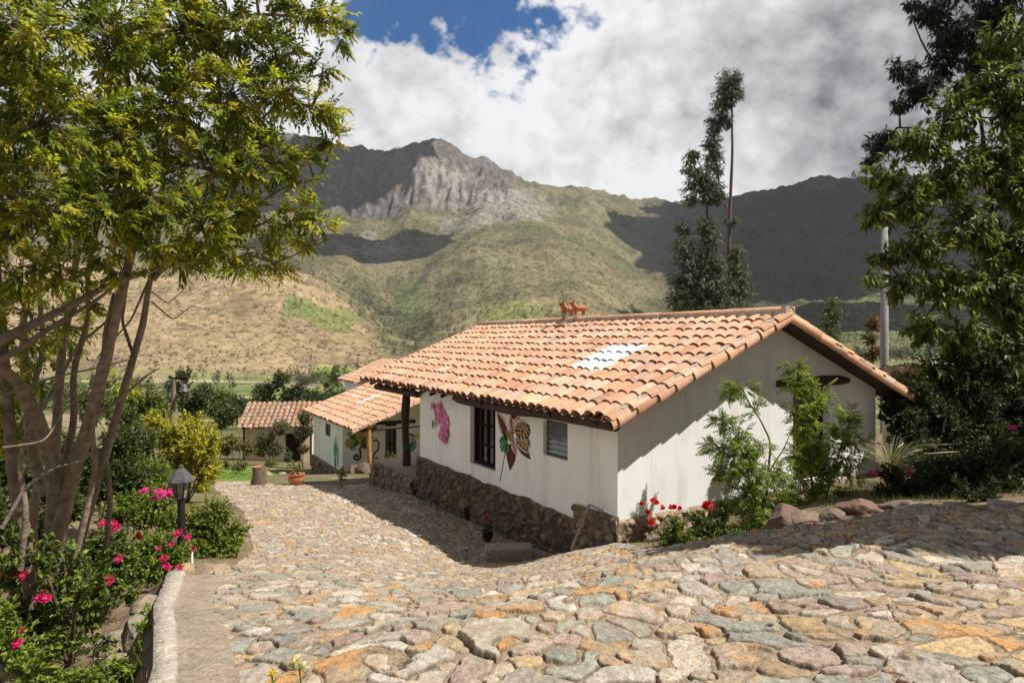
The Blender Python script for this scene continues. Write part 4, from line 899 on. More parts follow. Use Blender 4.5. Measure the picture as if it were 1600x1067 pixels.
def clump(mt, ml, root, c, rad, ntw, per, kind, L, Wd, cols, bark, limb_r=.02, up=.25, twig=.006):
    root = np.array(root, float); c = np.array(c, float); rad = np.broadcast_to(np.asarray(rad, float), (3,))
    t = np.linspace(0, 1, 7)[:, None]; mid = (root + c) / 2 + np.array([0, 0, -.12 * np.linalg.norm(c - root)]) * (1 if up > 0 else -1) + rng.normal(size=3) * .06 * np.linalg.norm(c - root)
    lim = root * (1 - t) ** 2 + mid * 2 * t * (1 - t) + c * t * t
    if limb_r: mt.tube(lim, np.linspace(limb_r, max(limb_r * .35, twig), 7), 6, bark, cap=False)
    u = rng.uniform(.45, 1, ntw)[:, None]; st = root * (1 - u) ** 2 + mid * 2 * u * (1 - u) + c * u * u
    near = np.linalg.norm((st - c) / rad, axis=1) > 1.3; st[near] = c + (st[near] - c) * .3
    off = rball(ntw, .45); en = c + off * rad
    md = (st + en) / 2 + rng.normal(size=(ntw, 3)) * rad * .12 + np.array([0, 0, up]) * rad * .3
    q = np.linspace(0, 1, 5)[None, :, None]; tw = st[:, None] * (1 - q) ** 2 + md[:, None] * 2 * q * (1 - q) + en[:, None] * q * q
    mtubes(mt, tw, np.linspace(twig, twig * .4, 5)[None] * np.ones((ntw, 1)), bark)
    w = np.repeat(np.arange(ntw), per); s = rng.uniform(.25, 1.02, len(w))[:, None]
    A = st[w] * (1 - s) ** 2 + md[w] * 2 * s * (1 - s) + en[w] * s * s; tan = rn(2 * (1 - s) * (md[w] - st[w]) + 2 * s * (en[w] - md[w])); n = len(w)
    outw = rn(A - c)
    if kind == 'pinnate':
        Rd = rn(tan * .5 + outw * .5 + rng.normal(size=(n, 3)) * .45 + np.array([0, 0, -.15])); Nn = rn(np.array([0, 0, 1.]) + rng.normal(size=(n, 3)) * .45)
        S = rn(np.cross(Rd, Nn)); col = pal(cols, n); rl = L * rng.uniform(1.5, 2.4, (n, 1)); k = 5
        for j in range(k):
            pz = A + Rd * rl * (.15 + .85 * j / (k - 1)); 
            for sg in ((-1, 1) if j < k - 1 else (0,)):
                D = Rd * (.75 if sg else 1) + S * sg * .75 + rng.normal(size=(n, 3)) * .12 + np.array([0, 0, -.12])
                leaves(ml, pz, D, Nn + rng.normal(size=(n, 3)) * .2, L * rng.uniform(.75, 1.1, n), Wd * rng.uniform(.8, 1.1, n), col * rng.uniform(.9, 1.1, (n, 1)))
        mtubes(mt, np.stack([A, A + Rd * rl * .5, A + Rd * rl], 1), np.full((n, 3), twig * .3), bark)
    elif kind == 'lance':
        D = rn(np.array([0, 0, -.9]) + outw * .45 + rng.normal(size=(n, 3)) * .5); leaves(ml, A, D, rn(outw + rng.normal(size=(n, 3)) * .7), L * rng.uniform(.7, 1.15, n), Wd * rng.uniform(.8, 1.1, n), pal(cols, n), droop=.05)
    elif kind == 'droop':
        Nn = rn(np.array([0, 0, .8]) + outw * .8 + rng.normal(size=(n, 3)) * .35)
        D = rn(outw * .8 + np.array([0, 0, -.65]) + rng.normal(size=(n, 3)) * .45); leaves(ml, A, D, Nn, L * rng.uniform(.7, 1.15, n), Wd * rng.uniform(.8, 1.1, n), pal(cols, n), droop=.22)
    else:
        D = rn(outw * .6 + tan * .3 + np.array([0, 0, .15]) + rng.normal(size=(n, 3)) * .6); Nn = rn(np.array([0, 0, .9]) + outw * .5 + rng.normal(size=(n, 3)) * .5)
        leaves(ml, A, D, Nn, L * rng.uniform(.7, 1.15, n), Wd * rng.uniform(.8, 1.15, n), pal(cols, n))
BK = (.15, .105, .075); BKG = (.25, .195, .145); BKR = (.075, .042, .03)
def plant(name, label, cat, base, trunks, clumps, kind, L, Wd, cols, bark=BK, cov=4.6, per=12, limb_r=.02, twig=.006, group=None, mat='leaf', up=.25, trunk_rough=.07, tk=10, upto=None):
    """clumps: (px, py, Y, rpx[, rpy]) in photo pixels and metres of depth; trunks: ([(px,py,Y)..], r0, r1)"""
    base = np.array(base, float); root = thing(name, label, cat, tuple(base), 0, group); mt = MB(); ml = MB(); nodes = []
    for pts, r0, r1 in trunks:
        q = np.array([P(*p) for p in pts]); n = 40; u = np.linspace(0, 1, len(q)); uu = np.linspace(0, 1, n)
        sm = np.stack([np.interp(uu, u, q[:, k]) for k in range(3)], 1); sm = smooth1(sm, 7, 0)[:n]
        sm = sm + .4 * r0 * fbm(uu[:, None] * np.array([4., 0, 0]) + rng.uniform(0, 50, 3), 3)[:, None] * rng.normal(size=3)
        rr = np.linspace(r0, r1, n) * (1 + .10 * fbm(np.stack([uu * 9, 0 * uu, 0 * uu + r0], 1), 3) * 2)
        mt.tube(sm - base, rr, tk, np.array(bark) * rng.uniform(.85, 1.15), cap=False, rough=trunk_rough); nodes.append(sm)
    nd = np.concatenate(nodes) if nodes else base[None]
    for cdef in clumps:
        px, py, Y, rx = cdef[:4]; ry = cdef[4] if len(cdef) > 4 else rx; c = P(px, py, Y); rad = np.array([rx, .9 * (rx + ry) / 2, ry]) / FPX * Y
        dd = np.linalg.norm(nd - c, axis=1) + .8 * np.maximum(nd[:, 2] - c[2], 0); i = np.argmin(np.abs(dd - rad.max() * .9) + .2 * dd) if nodes else 0
        la = L * Wd * .5 * (FPX / Y) ** 2 * (9 if kind == 'pinnate' else 1); tot = min(5200, cov * math.pi * rx * ry / la); ntw = max(5, int(tot / per))
        clump(mt, ml, nd[i] - base, c - base, rad * rng.uniform(.9, 1.1, 3), ntw, per, kind, L, Wd, cols, bark, limb_r, up, twig)
    mt.build('trunk' if trunks else 'stems', M['bark'], root, smooth=True); cr = ml.build('crown' if trunks else 'foliage', M[mat], root)
    return root
# --- the big leafy tree at the left
GL = [(.34, .42, .025), (.46, .52, .03), (.58, .54, .035), (.13, .19, .018), (.14, .20, .02), (.42, .36, .03), (.20, .27, .03)]
b = P(80, 900, 5.0); b[2] = GS(b[0], b[1])[0] - .1
plant('leafy_tree', 'many stemmed leafy tree with yellow green compound leaves filling the left of the view', 'tree', b,
 [([(66, 985, 5.0), (80, 880, 5.0), (104, 780, 5.0), (130, 690, 4.95), (150, 620, 4.9), (168, 545, 4.85), (188, 470, 4.8), (204, 400, 4.75), (220, 300, 4.7), (215, 200, 4.6), (190, 80, 4.5)], .060, .018),
  ([(100, 985, 5.3), (122, 850, 5.3), (152, 750, 5.25), (185, 640, 5.2), (207, 560, 5.2), (226, 500, 5.15), (236, 430, 5.1), (252, 330, 5.1), (262, 200, 5.)], .040, .014),
  ([(70, 960, 5.2), (76, 860, 5.2), (84, 740, 5.2), (90, 640, 5.2), (97, 540, 5.2), (112, 470, 5.2), (122, 380, 5.2), (130, 240, 5.1)], .044, .02),
  ([(50, 960, 4.8), (40, 850, 4.75), (22, 740, 4.7), (12, 620, 4.7), (4, 520, 4.6), (-10, 380, 4.5), (10, 200, 4.3), (40, 50, 4.2)], .048, .02),
  ([(92, 800, 5.0), (86, 740, 4.95), (74, 690, 4.9), (55, 640, 4.7), (28, 600, 4.6), (-5, 572, 4.5), (-60, 545, 4.4)], .055, .03),
  ([(70, 780, 5.3), (50, 700, 5.3), (40, 600, 5.3), (35, 500, 5.3), (60, 400, 5.3)], .045, .02),
  ([(-60, 560, 4.4), (40, 512, 4.5), (100, 484, 4.6), (180, 440, 4.7), (260, 416, 4.8), (340, 388, 4.9), (400, 350, 5.)], .034, .010),
  ([(-40, 590, 4.3), (30, 545, 4.4), (90, 505, 4.5), (150, 470, 4.6), (200, 430, 4.6)], .022, .010),
  ([(236, 440, 5.1), (262, 410, 5.1), (310, 395, 5.05), (345, 350, 5.0), (353, 290, 5.0), (348, 210, 5.), (340, 120, 4.9), (330, 20, 4.8)], .024, .010),
  ([(190, 110, 4.6), (260, 80, 4.6), (330, 40, 4.7), (400, 22, 4.8), (460, 25, 4.9), (520, 45, 4.9)], .016, .005),
  ([(350, 260, 5.), (390, 200, 5.), (440, 160, 5.), (490, 165, 5.)], .012, .004), ([(345, 350, 5.), (400, 320, 5.), (450, 290, 5.), (500, 280, 5.)], .012, .004),

  ([(88, 980, 5.1), (98, 860, 5.1), (92, 760, 5.1), (118, 660, 5.05), (112, 580, 5.), (140, 500, 5.), (135, 420, 4.9), (160, 330, 4.8)], .036, .012),
  ([(110, 900, 4.9), (135, 800, 4.9), (150, 730, 4.9), (142, 660, 4.9), (165, 600, 4.9), (160, 530, 4.8), (180, 450, 4.8)], .024, .010),
  ([(60, 940, 5.4), (50, 820, 5.4), (62, 720, 5.4), (48, 620, 5.4), (70, 540, 5.4), (60, 450, 5.3), (85, 380, 5.2)], .034, .014),
  ([(30, 900, 4.6), (42, 800, 4.6), (28, 720, 4.6), (50, 660, 4.6), (90, 600, 4.7), (120, 540, 4.8), (170, 500, 4.9)], .022, .008),
  ([(0, 830, 4.5), (40, 760, 4.6), (85, 730, 4.7), (130, 720, 4.8), (160, 690, 4.9)], .014, .005), ([(0, 480, 4.3), (60, 455, 4.4), (130, 430, 4.6), (190, 400, 4.7), (240, 350, 4.8)], .016, .006),
  ([(210, 560, 5.2), (190, 500, 5.2), (200, 440, 5.2), (170, 380, 5.1)], .014, .006), ([(235, 470, 5.1), (270, 500, 5.1), (300, 478, 5.1), (330, 485, 5.1)], .006, .002), ([(236, 455, 5.1), (262, 475, 5.1), (285, 455, 5.1), (300, 430, 5.1)], .005, .002),
  ([(0, 700, 4.4), (70, 690, 4.5), (100, 640, 4.6), (150, 600, 4.7), (200, 590, 4.8)], .008, .003),
  ([(150, 650, 4.9), (185, 625, 4.95), (225, 590, 5.0), (250, 575, 5.)], .016, .004), ([(0, 620, 4.4), (80, 590, 4.5), (150, 575, 4.6), (210, 560, 4.7)], .010, .004),
  ([(150, 700, 5.2), (168, 725, 5.25), (172, 790, 5.3), (165, 860, 5.3)], .022, .02),
  ([(240, 420, 5.1), (205, 500, 4.9), (150, 560, 4.8)], .010, .004), ([(380, 395, 4.9), (430, 412, 4.9), (490, 385, 4.9), (535, 365, 4.9)], .009, .003)],
 [(50, 55, 3.7, 95), (160, 50, 4.2, 90), (270, 45, 4.6, 80), (360, 50, 4.8, 62), (430, 75, 4.9, 48), (470, 15, 4.9, 50, 30), (520, 28, 4.9, 30, 24), (70, 180, 3.9, 95), (180, 215, 4.4, 85), (280, 165, 4.6, 80), (370, 150, 4.8, 72), (440, 140, 4.9, 48), (485, 165, 4.95, 32, 28), (512, 175, 4.95, 16, 16),
  (40, 310, 3.9, 90), (140, 320, 4.3, 80), (225, 300, 4.5, 72), (320, 260, 4.7, 66), (385, 245, 4.9, 52), (435, 250, 4.9, 42, 34), (475, 285, 4.9, 26, 20), (310, 345, 4.7, 60), (375, 330, 4.9, 42), (420, 345, 4.9, 40, 32), (460, 370, 4.9, 34, 22), (500, 350, 4.9, 16, 12),
  (20, 420, 4.0, 60, 46), (95, 415, 4.3, 55, 40), (40, 480, 4.5, 30, 20), (190, 420, 4.6, 30, 18), (290, 410, 4.8, 30, 16), (430, 425, 4.9, 20, 10), (520, 215, 5., 14, 10), (20, 520, 4.6, 40, 34), (75, 500, 4.9, 30, 26), (130, 470, 4.8, 26, 18), (10, 610, 4.8, 34, 30), (60, 590, 5.3, 24, 20), (505, 100, 4.95, 22, 16), (530, 60, 4.95, 18, 14), (380, 420, 4.9, 30, 14), (480, 235, 4.95, 22, 16), (470, 330, 4.9, 22, 16), (240, 380, 4.6, 46, 34), (330, 395, 4.8, 48, 26), (400, 400, 4.9, 38, 20), (170, 385, 4.5, 40, 30),
  (60, -120, 3.9, 120), (220, -110, 4.4, 110), (380, -100, 4.8, 90), (-110, 40, 3.9, 110), (-110, 200, 3.9, 110), (-110, 350, 4.0, 90), (60, 560, 5.6, 40, 25), (30, 680, 5.6, 40), (120, 520, 5.6, 30), (190, 600, 5.8, 20)],
 'pinnate', .060, .021, GL, bark=BKG, cov=3.9, per=5, mat='leaf_bright', limb_r=.012, twig=.0045, tk=12)

# --- right hand broad leaved tree
GR = [(.10, .15, .022), (.14, .20, .03), (.06, .095, .016), (.21, .26, .04), (.26, .29, .05), (.09, .14, .024)]
b = P(1600, 790, 14.80); b[2] = GZ(b[0], b[1]) - .1
plant('broadleaf_tree', 'dark trunked tree with drooping glossy leaves overhanging the right edge', 'tree', b,
 [([(1602, 800, 14.81), (1598, 700, 14.79), (1590, 620, 14.76), (1578, 540, 14.71), (1566, 450, 14.66), (1552, 350, 14.61), (1538, 250, 14.55), (1530, 180, 14.52), (1524, 130, 14.50)], .16, .015),
  ([(1620, 800, 14.88), (1640, 650, 14.96), (1650, 450, 15.00), (1640, 250, 14.96), (1630, 60, 14.92)], .15, .06),
  ([(1560, 420, 14.64), (1500, 380, 14.40), (1440, 350, 14.16), (1390, 330, 13.96)], .025, .008), ([(1572, 500, 14.69), (1520, 470, 14.48), (1460, 440, 14.24), (1400, 430, 14.00)], .022, .008),
  ([(1545, 300, 14.58), (1500, 240, 14.40), (1460, 220, 14.24)], .02, .008), ([(1590, 620, 14.76), (1530, 600, 14.52), (1470, 585, 14.28)], .02, .008)],
 [(1385, 265, 13.44, 42, 34), (1440, 225, 13.66, 46, 40), (1490, 180, 13.86, 44, 50), (1545, 130, 14.08, 44, 46), (1590, 170, 14.26, 50), (1370, 330, 13.38, 30, 34), (1425, 310, 13.60, 46), (1490, 270, 13.86, 50), (1555, 240, 14.12, 55), (1600, 300, 14.30, 60), (1382, 395, 14.43, 34, 24), (1445, 385, 13.68, 48, 40),
  (1510, 350, 13.94, 55), (1580, 380, 14.22, 60), (1362, 432, 13.35, 24, 15), (1415, 445, 13.56, 38, 30), (1480, 450, 13.82, 50, 44), (1550, 450, 14.10, 60), (1600, 480, 14.30, 55), (1440, 510, 13.66, 34, 34), (1500, 530, 13.90, 48, 44), (1570, 550, 14.18, 55), (1455, 575, 13.72, 34, 24), (1530, 610, 14.02, 50, 36), (1600, 620, 14.30, 50, 50),
  (1680, 150, 14.62, 80), (1690, 320, 14.66, 80), (1690, 480, 14.66, 70), (1650, 30, 14.50, 70), (1760, 230, 14.94, 80), (1760, 400, 14.94, 80), (1690, -60, 14.66, 80), (1570, 60, 14.18, 40)],
 'droop', .22, .075, GR, bark=BKR, cov=5.0, per=16, limb_r=.02, twig=.009)
# trees beyond the right edge that shade the bed and the near slope
def off_tree(label, x, y, cl, cov):
    g = GZ(x, y) - .1; q = lambda p: (800 + FPX * p[0] / p[1], HOR - FPX * p[2] / p[1], p[1])
    plant('broadleaf_tree', label, 'tree', (x, y, g), [([q((x, y, g)), q((x + .1, y, 1.)), q((x - .1, y, 3.2)), q((x, y, 4.6))], .15, .06)],
          [q(c[:3]) + (c[3] / c[1] * FPX, c[4] / c[1] * FPX) for c in cl], 'droop', .24, .13, GR, bark=BKR, cov=cov, mat='leaf_dull', per=14, limb_r=.03, twig=.010)
off_tree('tall broad leaved tree just beyond the right edge, shading the near cobbles', 8.6, 5.9, [(7.2, 5.8, 3.9, .85, .6), (8.4, 5.7, 4.4, 1.0, .8), (9.4, 5.5, 4.0, 1.0, .8), (8.0, 5.2, 3.9, .8, .6), (8.6, 6.6, 4.0, .9, .7), (9.8, 6.4, 4.4, 1., .8), (6.6, 6.5, 3.5, .65, .5), (7.5, 6.7, 3.8, .8, .6), (7.0, 5.2, 3.5, .6, .5), (6.3, 6.2, 3.8, .5, .5), (6.9, 6.2, 4.0, .7, .5), (7.0, 6.9, 4.3, .7, .5), (6.9, 5.6, 4.7, .8, .5), (7.5, 5.1, 4.8, .9, .5), (6.7, 6.3, 4.9, .7, .5), (7.6, 5.9, 4.9, .9, .5), (8.4, 5.0, 4.8, .9, .5), (9.3, 4.7, 4.8, .9, .5)], 12)
off_tree('tall broad leaved tree beyond the right edge, shading the garden bed', 10.2, 9.3, [(8.9, 8.4, 4.0, .9, .7), (9.8, 9.2, 4.8, 1.1, .8), (10.6, 8.9, 4.2, 1.1, .8), (10.2, 9.9, 4.4, 1.1, .8), (11.4, 9.6, 4.2, 1.0, .8), (9.8, 9.7, 3.6, .8, .6)], 5.5)
# --- dark eucalyptus at the upper right
GE = [(.035, .05, .028), (.05, .07, .04), (.025, .035, .02), (.06, .08, .05)]
b = P(1590, 640, 17); b[2] = -2.6
plant('eucalyptus_tree', 'tall dark eucalyptus behind the right hand tree, reaching past the top of the view', 'tree', b,
 [([(1592, 680, 17), (1592, 500, 17), (1594, 300, 17), (1590, 150, 17), (1578, 40, 17), (1570, -60, 17)], .22, .12), ([(1590, 170, 17), (1540, 120, 17), (1490, 90, 16.8), (1430, 110, 16.6)], .05, .02), ([(1592, 330, 17), (1500, 260, 16.8), (1440, 200, 16.6), (1400, 200, 16.6)], .05, .02)],
 [(1410, 110, 16.6, 26, 26), (1440, 140, 16.6, 32, 34), (1405, 160, 16.6, 18, 18), (1470, 100, 16.8, 30), (1490, 50, 16.8, 40), (1450, 15, 16.8, 36, 22), (1420, 5, 16.8, 14, 10), (1540, 30, 17, 44), (1590, 60, 17, 44), (1530, 90, 17, 36), (1580, 130, 17, 36), (1500, 150, 17, 30), (1375, 225, 16.6, 26, 26), (1360, 255, 16.6, 14, 16), (1420, 220, 16.6, 26, 20), (1500, -50, 17, 70), (1600, -60, 17, 70), (1385, 590, 16, 24, 12)],
 'lance', .20, .045, GE, bark=(.08, .06, .05), cov=5., per=14, limb_r=.03, twig=.012, mat='leaf_dull')
# --- eucalyptus pair behind the house
GF = [(.14, .175, .09), (.19, .22, .12), (.09, .12, .06), (.26, .28, .17), (.11, .14, .07)]
b = P(1133, 640, 34); b[2] = -5.5
plant('eucalyptus_tree', 'very tall thin eucalyptus with bare straight trunk and a narrow top, behind the white house', 'tree', b,
 [([(1133, 690, 34), (1133, 500, 34), (1137, 420, 34), (1141, 330, 34), (1145, 240, 34), (1144, 170, 34), (1141, 112, 34)], .15, .03), ([(1137, 330, 34), (1124, 290, 34), (1119, 250, 34), (1115, 225, 34)], .06, .03)],
 [(1142, 122, 34, 21.1, 20.5), (1136, 142, 34, 26.1, 21.8), (1129, 163, 34, 22.8, 17.8), (1144, 150, 34, 21.1, 17.8), (1123, 185, 34, 21.1, 17.8), (1116, 200, 34, 14.6, 13.7), (1133, 190, 34, 13.0, 13.7), (1112, 222, 34, 19.6, 17.8), (1116, 245, 34, 21.1, 17.8), (1112, 262, 34, 16.3, 12.3), (1123, 268, 34, 11.4, 9.5), (1152, 395, 34, 19.6, 19.2), (1157, 428, 34, 24.4, 24.6), (1160, 455, 34, 26.1, 16.4), (1146, 455, 34, 26.1, 32.8), (1143, 345, 34, 11.4, 11.0)],
 'lance', .21, .05, GF, bark=(.17, .12, .09), cov=3.4, per=12, limb_r=.03, twig=.012, mat='leaf_dull')
b = P(1092, 640, 33); b[2] = -5.5
plant('eucalyptus_tree', 'bushier grey green eucalyptus to the left of the very tall one', 'tree', b,
 [([(1096, 690, 33), (1100, 500, 33), (1104, 420, 33), (1106, 350, 33), (1103, 300, 33), (1095, 260, 33), (1082, 236, 33)], .11, .02)],
 [(1081, 246, 33, 17.9, 16.4), (1079, 268, 33, 19.6, 17.8), (1085, 290, 33, 22.8, 19.2), (1100, 280, 33, 21.1, 19.2), (1113, 295, 33, 22.8, 19.2), (1124, 308, 33, 16.3, 13.7), (1078, 312, 33, 14.6, 12.3), (1104, 308, 33, 17.9, 13.7), (1066, 358, 33, 14.6, 17.8), (1067, 385, 33, 21.1, 20.5), (1072, 410, 33, 22.8, 20.5), (1106, 352, 33, 17.9, 21.8), (1110, 378, 33, 24.4, 21.8),
  (1104, 405, 33, 29.3, 24.6), (1120, 415, 33, 26.1, 24.6), (1062, 440, 33, 22.8, 20.5), (1082, 440, 33, 32.6, 30.0), (1110, 445, 33, 39.1, 27.3), (1060, 466, 33, 26.1, 21.8), (1090, 478, 33, 42.4, 27.3), (1122, 478, 33, 39.1, 27.3), (1150, 482, 33, 32.6, 19.2)],
 'lance', .21, .052, GF, bark=(.12, .09, .07), cov=3.4, per=12, limb_r=.03, twig=.012, mat='leaf_dull')
b = P(1299, 590, 58); b[2] = -5
plant('poplar_tree', 'small pale green tree beyond the roof, left of the concrete pole', 'tree', b, [([(1299, 640, 58), (1299, 540, 58), (1299, 470, 58)], .15, .04)],
 [(1300, 470, 58, 8, 10), (1299, 488, 58, 13, 14), (1300, 508, 58, 15, 14), (1296, 524, 58, 13, 10), (1305, 530, 58, 10, 8), (1285, 548, 58, 12, 8), (1310, 552, 58, 16, 10)], 'lance', .42, .16, [(.16, .20, .07), (.20, .24, .09), (.11, .14, .05)], per=9, limb_r=.03, twig=.015, mat='leaf_dull')
b = P(1366, 590, 24); b[2] = -2.5
plant('russet_shrub', 'thin russet leaved shrub against the concrete pole', 'shrub', b, [([(1366, 620, 24), (1364, 560, 24), (1362, 500, 24)], .04, .01)],
 [(1364, 505, 24, 12, 14), (1358, 530, 24, 12, 12), (1368, 552, 24, 14, 12), (1352, 560, 24, 12, 9), (1330, 560, 26, 14, 9)], 'ovate', .13, .06, [(.25, .13, .05), (.18, .12, .04), (.30, .18, .07), (.12, .12, .04)], per=7, mat='leaf_dull')

# --- shrubs in front of the gable
GC = [(.19, .28, .03), (.26, .35, .04), (.14, .21, .025), (.33, .40, .06), (.20, .30, .04)]
b = P(1195, 855, 9.6); b[2] = GZ(b[0], b[1]) - .05
plant('elder_shrub', 'tall feathery green shrub in front of the gable, left of the dark door', 'shrub', b,
 [([(1195, 880, 9.6), (1196, 800, 9.6), (1200, 740, 9.7), (1205, 690, 9.8), (1185, 650, 9.8), (1160, 615, 9.9)], .028, .006), ([(1190, 880, 9.5), (1180, 790, 9.5), (1165, 720, 9.6), (1145, 670, 9.7)], .02, .006), ([(1200, 740, 9.7), (1225, 700, 9.8), (1237, 672, 9.9)], .014, .005)],
 [(1160, 606, 9.9, 30.8, 13.4), (1140, 612, 9.9, 19.6, 10.8), (1183, 640, 9.8, 19.6, 13.4), (1128, 655, 9.7, 25.2, 16.1), (1150, 672, 9.7, 28.0, 21.5), (1128, 700, 9.6, 30.8, 21.5), (1155, 705, 9.6, 36.4, 29.6), (1180, 700, 9.7, 25.2, 21.5), (1140, 735, 9.5, 36.4, 21.5), (1175, 740, 9.5, 39.2, 29.6), (1165, 775, 9.5, 36.4, 26.9), (1200, 770, 9.5, 36.4, 32.3), (1190, 810, 9.4, 42.0, 32.3), (1215, 740, 9.7, 22.4, 26.9), (1215, 815, 9.5, 28.0, 29.6), (1170, 830, 9.3, 28.0, 18.8)],
 'pinnate', .062, .021, GC, cov=3.0, per=4, mat='leaf_bright', limb_r=.008, twig=.004)
b = P(1275, 800, 10.6); b[2] = GZ(b[0], b[1]) - .05
plant('elder_shrub', 'tall bright green shrub standing right in front of the dark gable door', 'shrub', b,
 [([(1275, 830, 10.6), (1270, 760, 10.6), (1262, 690, 10.7), (1255, 630, 10.8), (1245, 575, 10.9)], .026, .006), ([(1278, 830, 10.6), (1300, 740, 10.6), (1320, 680, 10.6), (1335, 650, 10.6)], .018, .005)],
 [(1240, 572, 10.9, 25.2, 12.1), (1245, 595, 10.9, 22.4, 18.8), (1272, 605, 10.9, 33.6, 16.1), (1260, 630, 10.8, 36.4, 24.2), (1250, 660, 10.7, 25.2, 21.5), (1280, 685, 10.6, 39.2, 26.9), (1258, 710, 10.6, 39.2, 26.9), (1290, 725, 10.6, 42.0, 29.6), (1270, 750, 10.5, 39.2, 21.5), (1325, 645, 10.6, 25.2, 12.1), (1318, 668, 10.6, 28.0, 18.8), (1335, 690, 10.6, 22.4, 16.1), (1322, 718, 10.6, 28.0, 18.8), (1335, 742, 10.5, 22.4, 13.4), (1250, 770, 10.4, 33.6, 18.8)],
 'pinnate', .064, .022, [(.22, .31, .03), (.28, .37, .03), (.16, .24, .025), (.36, .43, .04)], cov=3.0, per=4, mat='leaf_bright', limb_r=.008, twig=.004)

# flowers as one shared mesh per kind
def flower_mesh(petals, col, cen, layers=2, cup=.5):
    m = MB()
    for l in range(layers):
        for k in range(petals):
            an = (k + .5 * l) * 2 * math.pi / petals; r = 1 - .35 * l; ca, sa = math.cos(an), math.sin(an); w = 4.6 / petals * r
            z0 = .05 * l; v = []
            for (x, y, z) in ((.08, 0, 0), (.5, -.5 * w, .12), (.55, 0, .06), (.5, .5 * w, .12), (.92, -.36 * w, .28 * cup), (1.0, 0, .30 * cup), (.92, .36 * w, .28 * cup)):
                x *= r; z = z * (1 + l * 1.6) + z0; v.append((x * ca - y * sa, x * sa + y * ca, z))
            m.add(v, [[0, 1, 2], [0, 2, 3]], np.array(col) * rng.uniform(.75, 1.15)); m.add(v, [[1, 4, 5, 2], [2, 5, 6, 3]], np.array(col) * rng.uniform(.8, 1.15))
    m.blob((0, 0, .1), (.14, .14, .12), sub=1, col=cen, amp=0)
    o = m.build('flower', M['petal']); me = o.data; bpy.data.objects.remove(o); return me
ROSE = flower_mesh(6, (.62, .012, .13), (.5, .35, .08), 2); PINK = flower_mesh(5, (.70, .03, .26), (.6, .4, .2), 2); GER = flower_mesh(7, (.72, .02, .012), (.5, .02, .01), 3, 1.6); YEL = flower_mesh(7, (.80, .78, .42), (.7, .6, .05), 3, 1.4); DEEP = flower_mesh(6, (.45, .01, .07), (.3, .1, .05), 2)
def flower(me, p, r, root, n=(0, -.7, .7), name='flower'):
    o = bpy.data.objects.new(name, me); COL.objects.link(o); o.parent = root; o.location = Vector(p) - root.location
    o.rotation_euler = (Vector(n) + Vector(rng.normal(size=3) * .3)).to_track_quat('Z', 'Y').to_euler(); o.scale = (r, r, r)
def bush(name, label, cat, base, clumps, kind, L, Wd, cols, flowers=(), fme=None, fr=.035, **k):
    b = P(*base) if len(base) == 3 else np.array(base); b[2] = GS(b[0], b[1])[0] - .03
    r = plant(name, label, cat, b, [], clumps, kind, L, Wd, cols, **k)
    for f in flowers:
        px, py, Y = f[:3]; flower(fme if len(f) < 4 else f[3], P(px, py, Y), fr * 1.25 * rng.uniform(.8, 1.15), r)
    return r
GB = [(.15, .23, .024), (.21, .30, .028), (.09, .14, .018), (.29, .36, .035), (.17, .25, .025)]
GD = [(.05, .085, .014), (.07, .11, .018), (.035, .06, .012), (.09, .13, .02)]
R_ = 'rose bushes along the kerb'
bush('rose_bush', 'rounded bright green bush spilling over the path edge, right of the lantern', 'shrub', (335, 0, 8.6), [(330, 800, 8.6, 36, 26), (365, 830, 8.7, 28, 26), (330, 840, 8.5, 40, 32), (300, 815, 8.6, 30, 26), (355, 855, 8.4, 30, 20), (310, 862, 8.3, 30, 20)], 'ovate', .052, .032, [(.19, .25, .022), (.26, .31, .03), (.12, .17, .018)], per=9, limb_r=.01, twig=.0035)
bush('rose_bush', 'rose bush with a cluster of pink blooms behind and left of the lantern', 'shrub', (235, 0, 8.8), [(250, 780, 8.8, 30, 22), (225, 800, 8.7, 32, 26), (200, 785, 8.8, 26, 24), (265, 810, 8.6, 26, 24), (180, 800, 9, 26, 22)], 'ovate', .05, .03, GB, [(258, 762, 8.4), (246, 768, 8.4), (262, 774, 8.4), (250, 776, 8.4), (222, 768, 8.5), (228, 765, 8.5), (240, 779, 8.4), (268, 768, 8.4), (255, 770, 8.3)], PINK, .036, per=8, limb_r=.01, twig=.0035)
bush('rose_bush', 'rose bush with scattered magenta blooms in front of the lantern post', 'shrub', (245, 0, 7.5), [(255, 850, 7.5, 34, 26), (225, 860, 7.4, 34, 30), (270, 880, 7.3, 28, 22), (240, 895, 7.2, 34, 24), (205, 885, 7.2, 30, 26), (285, 860, 7.4, 20, 20)], 'ovate', .05, .03, GB,
     [(281, 831, 7.1), (277, 834, 7.1), (294, 839, 7.1), (268, 850, 7.0), (248, 857, 7.0), (302, 857, 7.1), (256, 872, 6.9, DEEP), (259, 883, 6.9), (262, 886, 6.9), (281, 886, 6.9, DEEP)], ROSE, .036, per=8, limb_r=.01, twig=.0035)
bush('rose_bush', 'rose bush with dark magenta blooms beneath the leaning tree stem', 'shrub', (170, 0, 6.6), [(170, 840, 6.7, 44, 30), (130, 860, 6.6, 40, 30), (190, 870, 6.5, 34, 30), (150, 890, 6.4, 46, 28), (185, 905, 6.3, 34, 24)], 'ovate', .05, .03, GB + GD,
     [(133, 817, 6.2, DEEP), (162, 817, 6.2), (178, 818, 6.2), (182, 825, 6.2), (218, 836, 6.4, DEEP), (186, 873, 6.0), (168, 903, 5.8, DEEP), (172, 908, 5.8), (166, 908, 5.8)], ROSE, .036, per=8, limb_r=.01, twig=.0035)
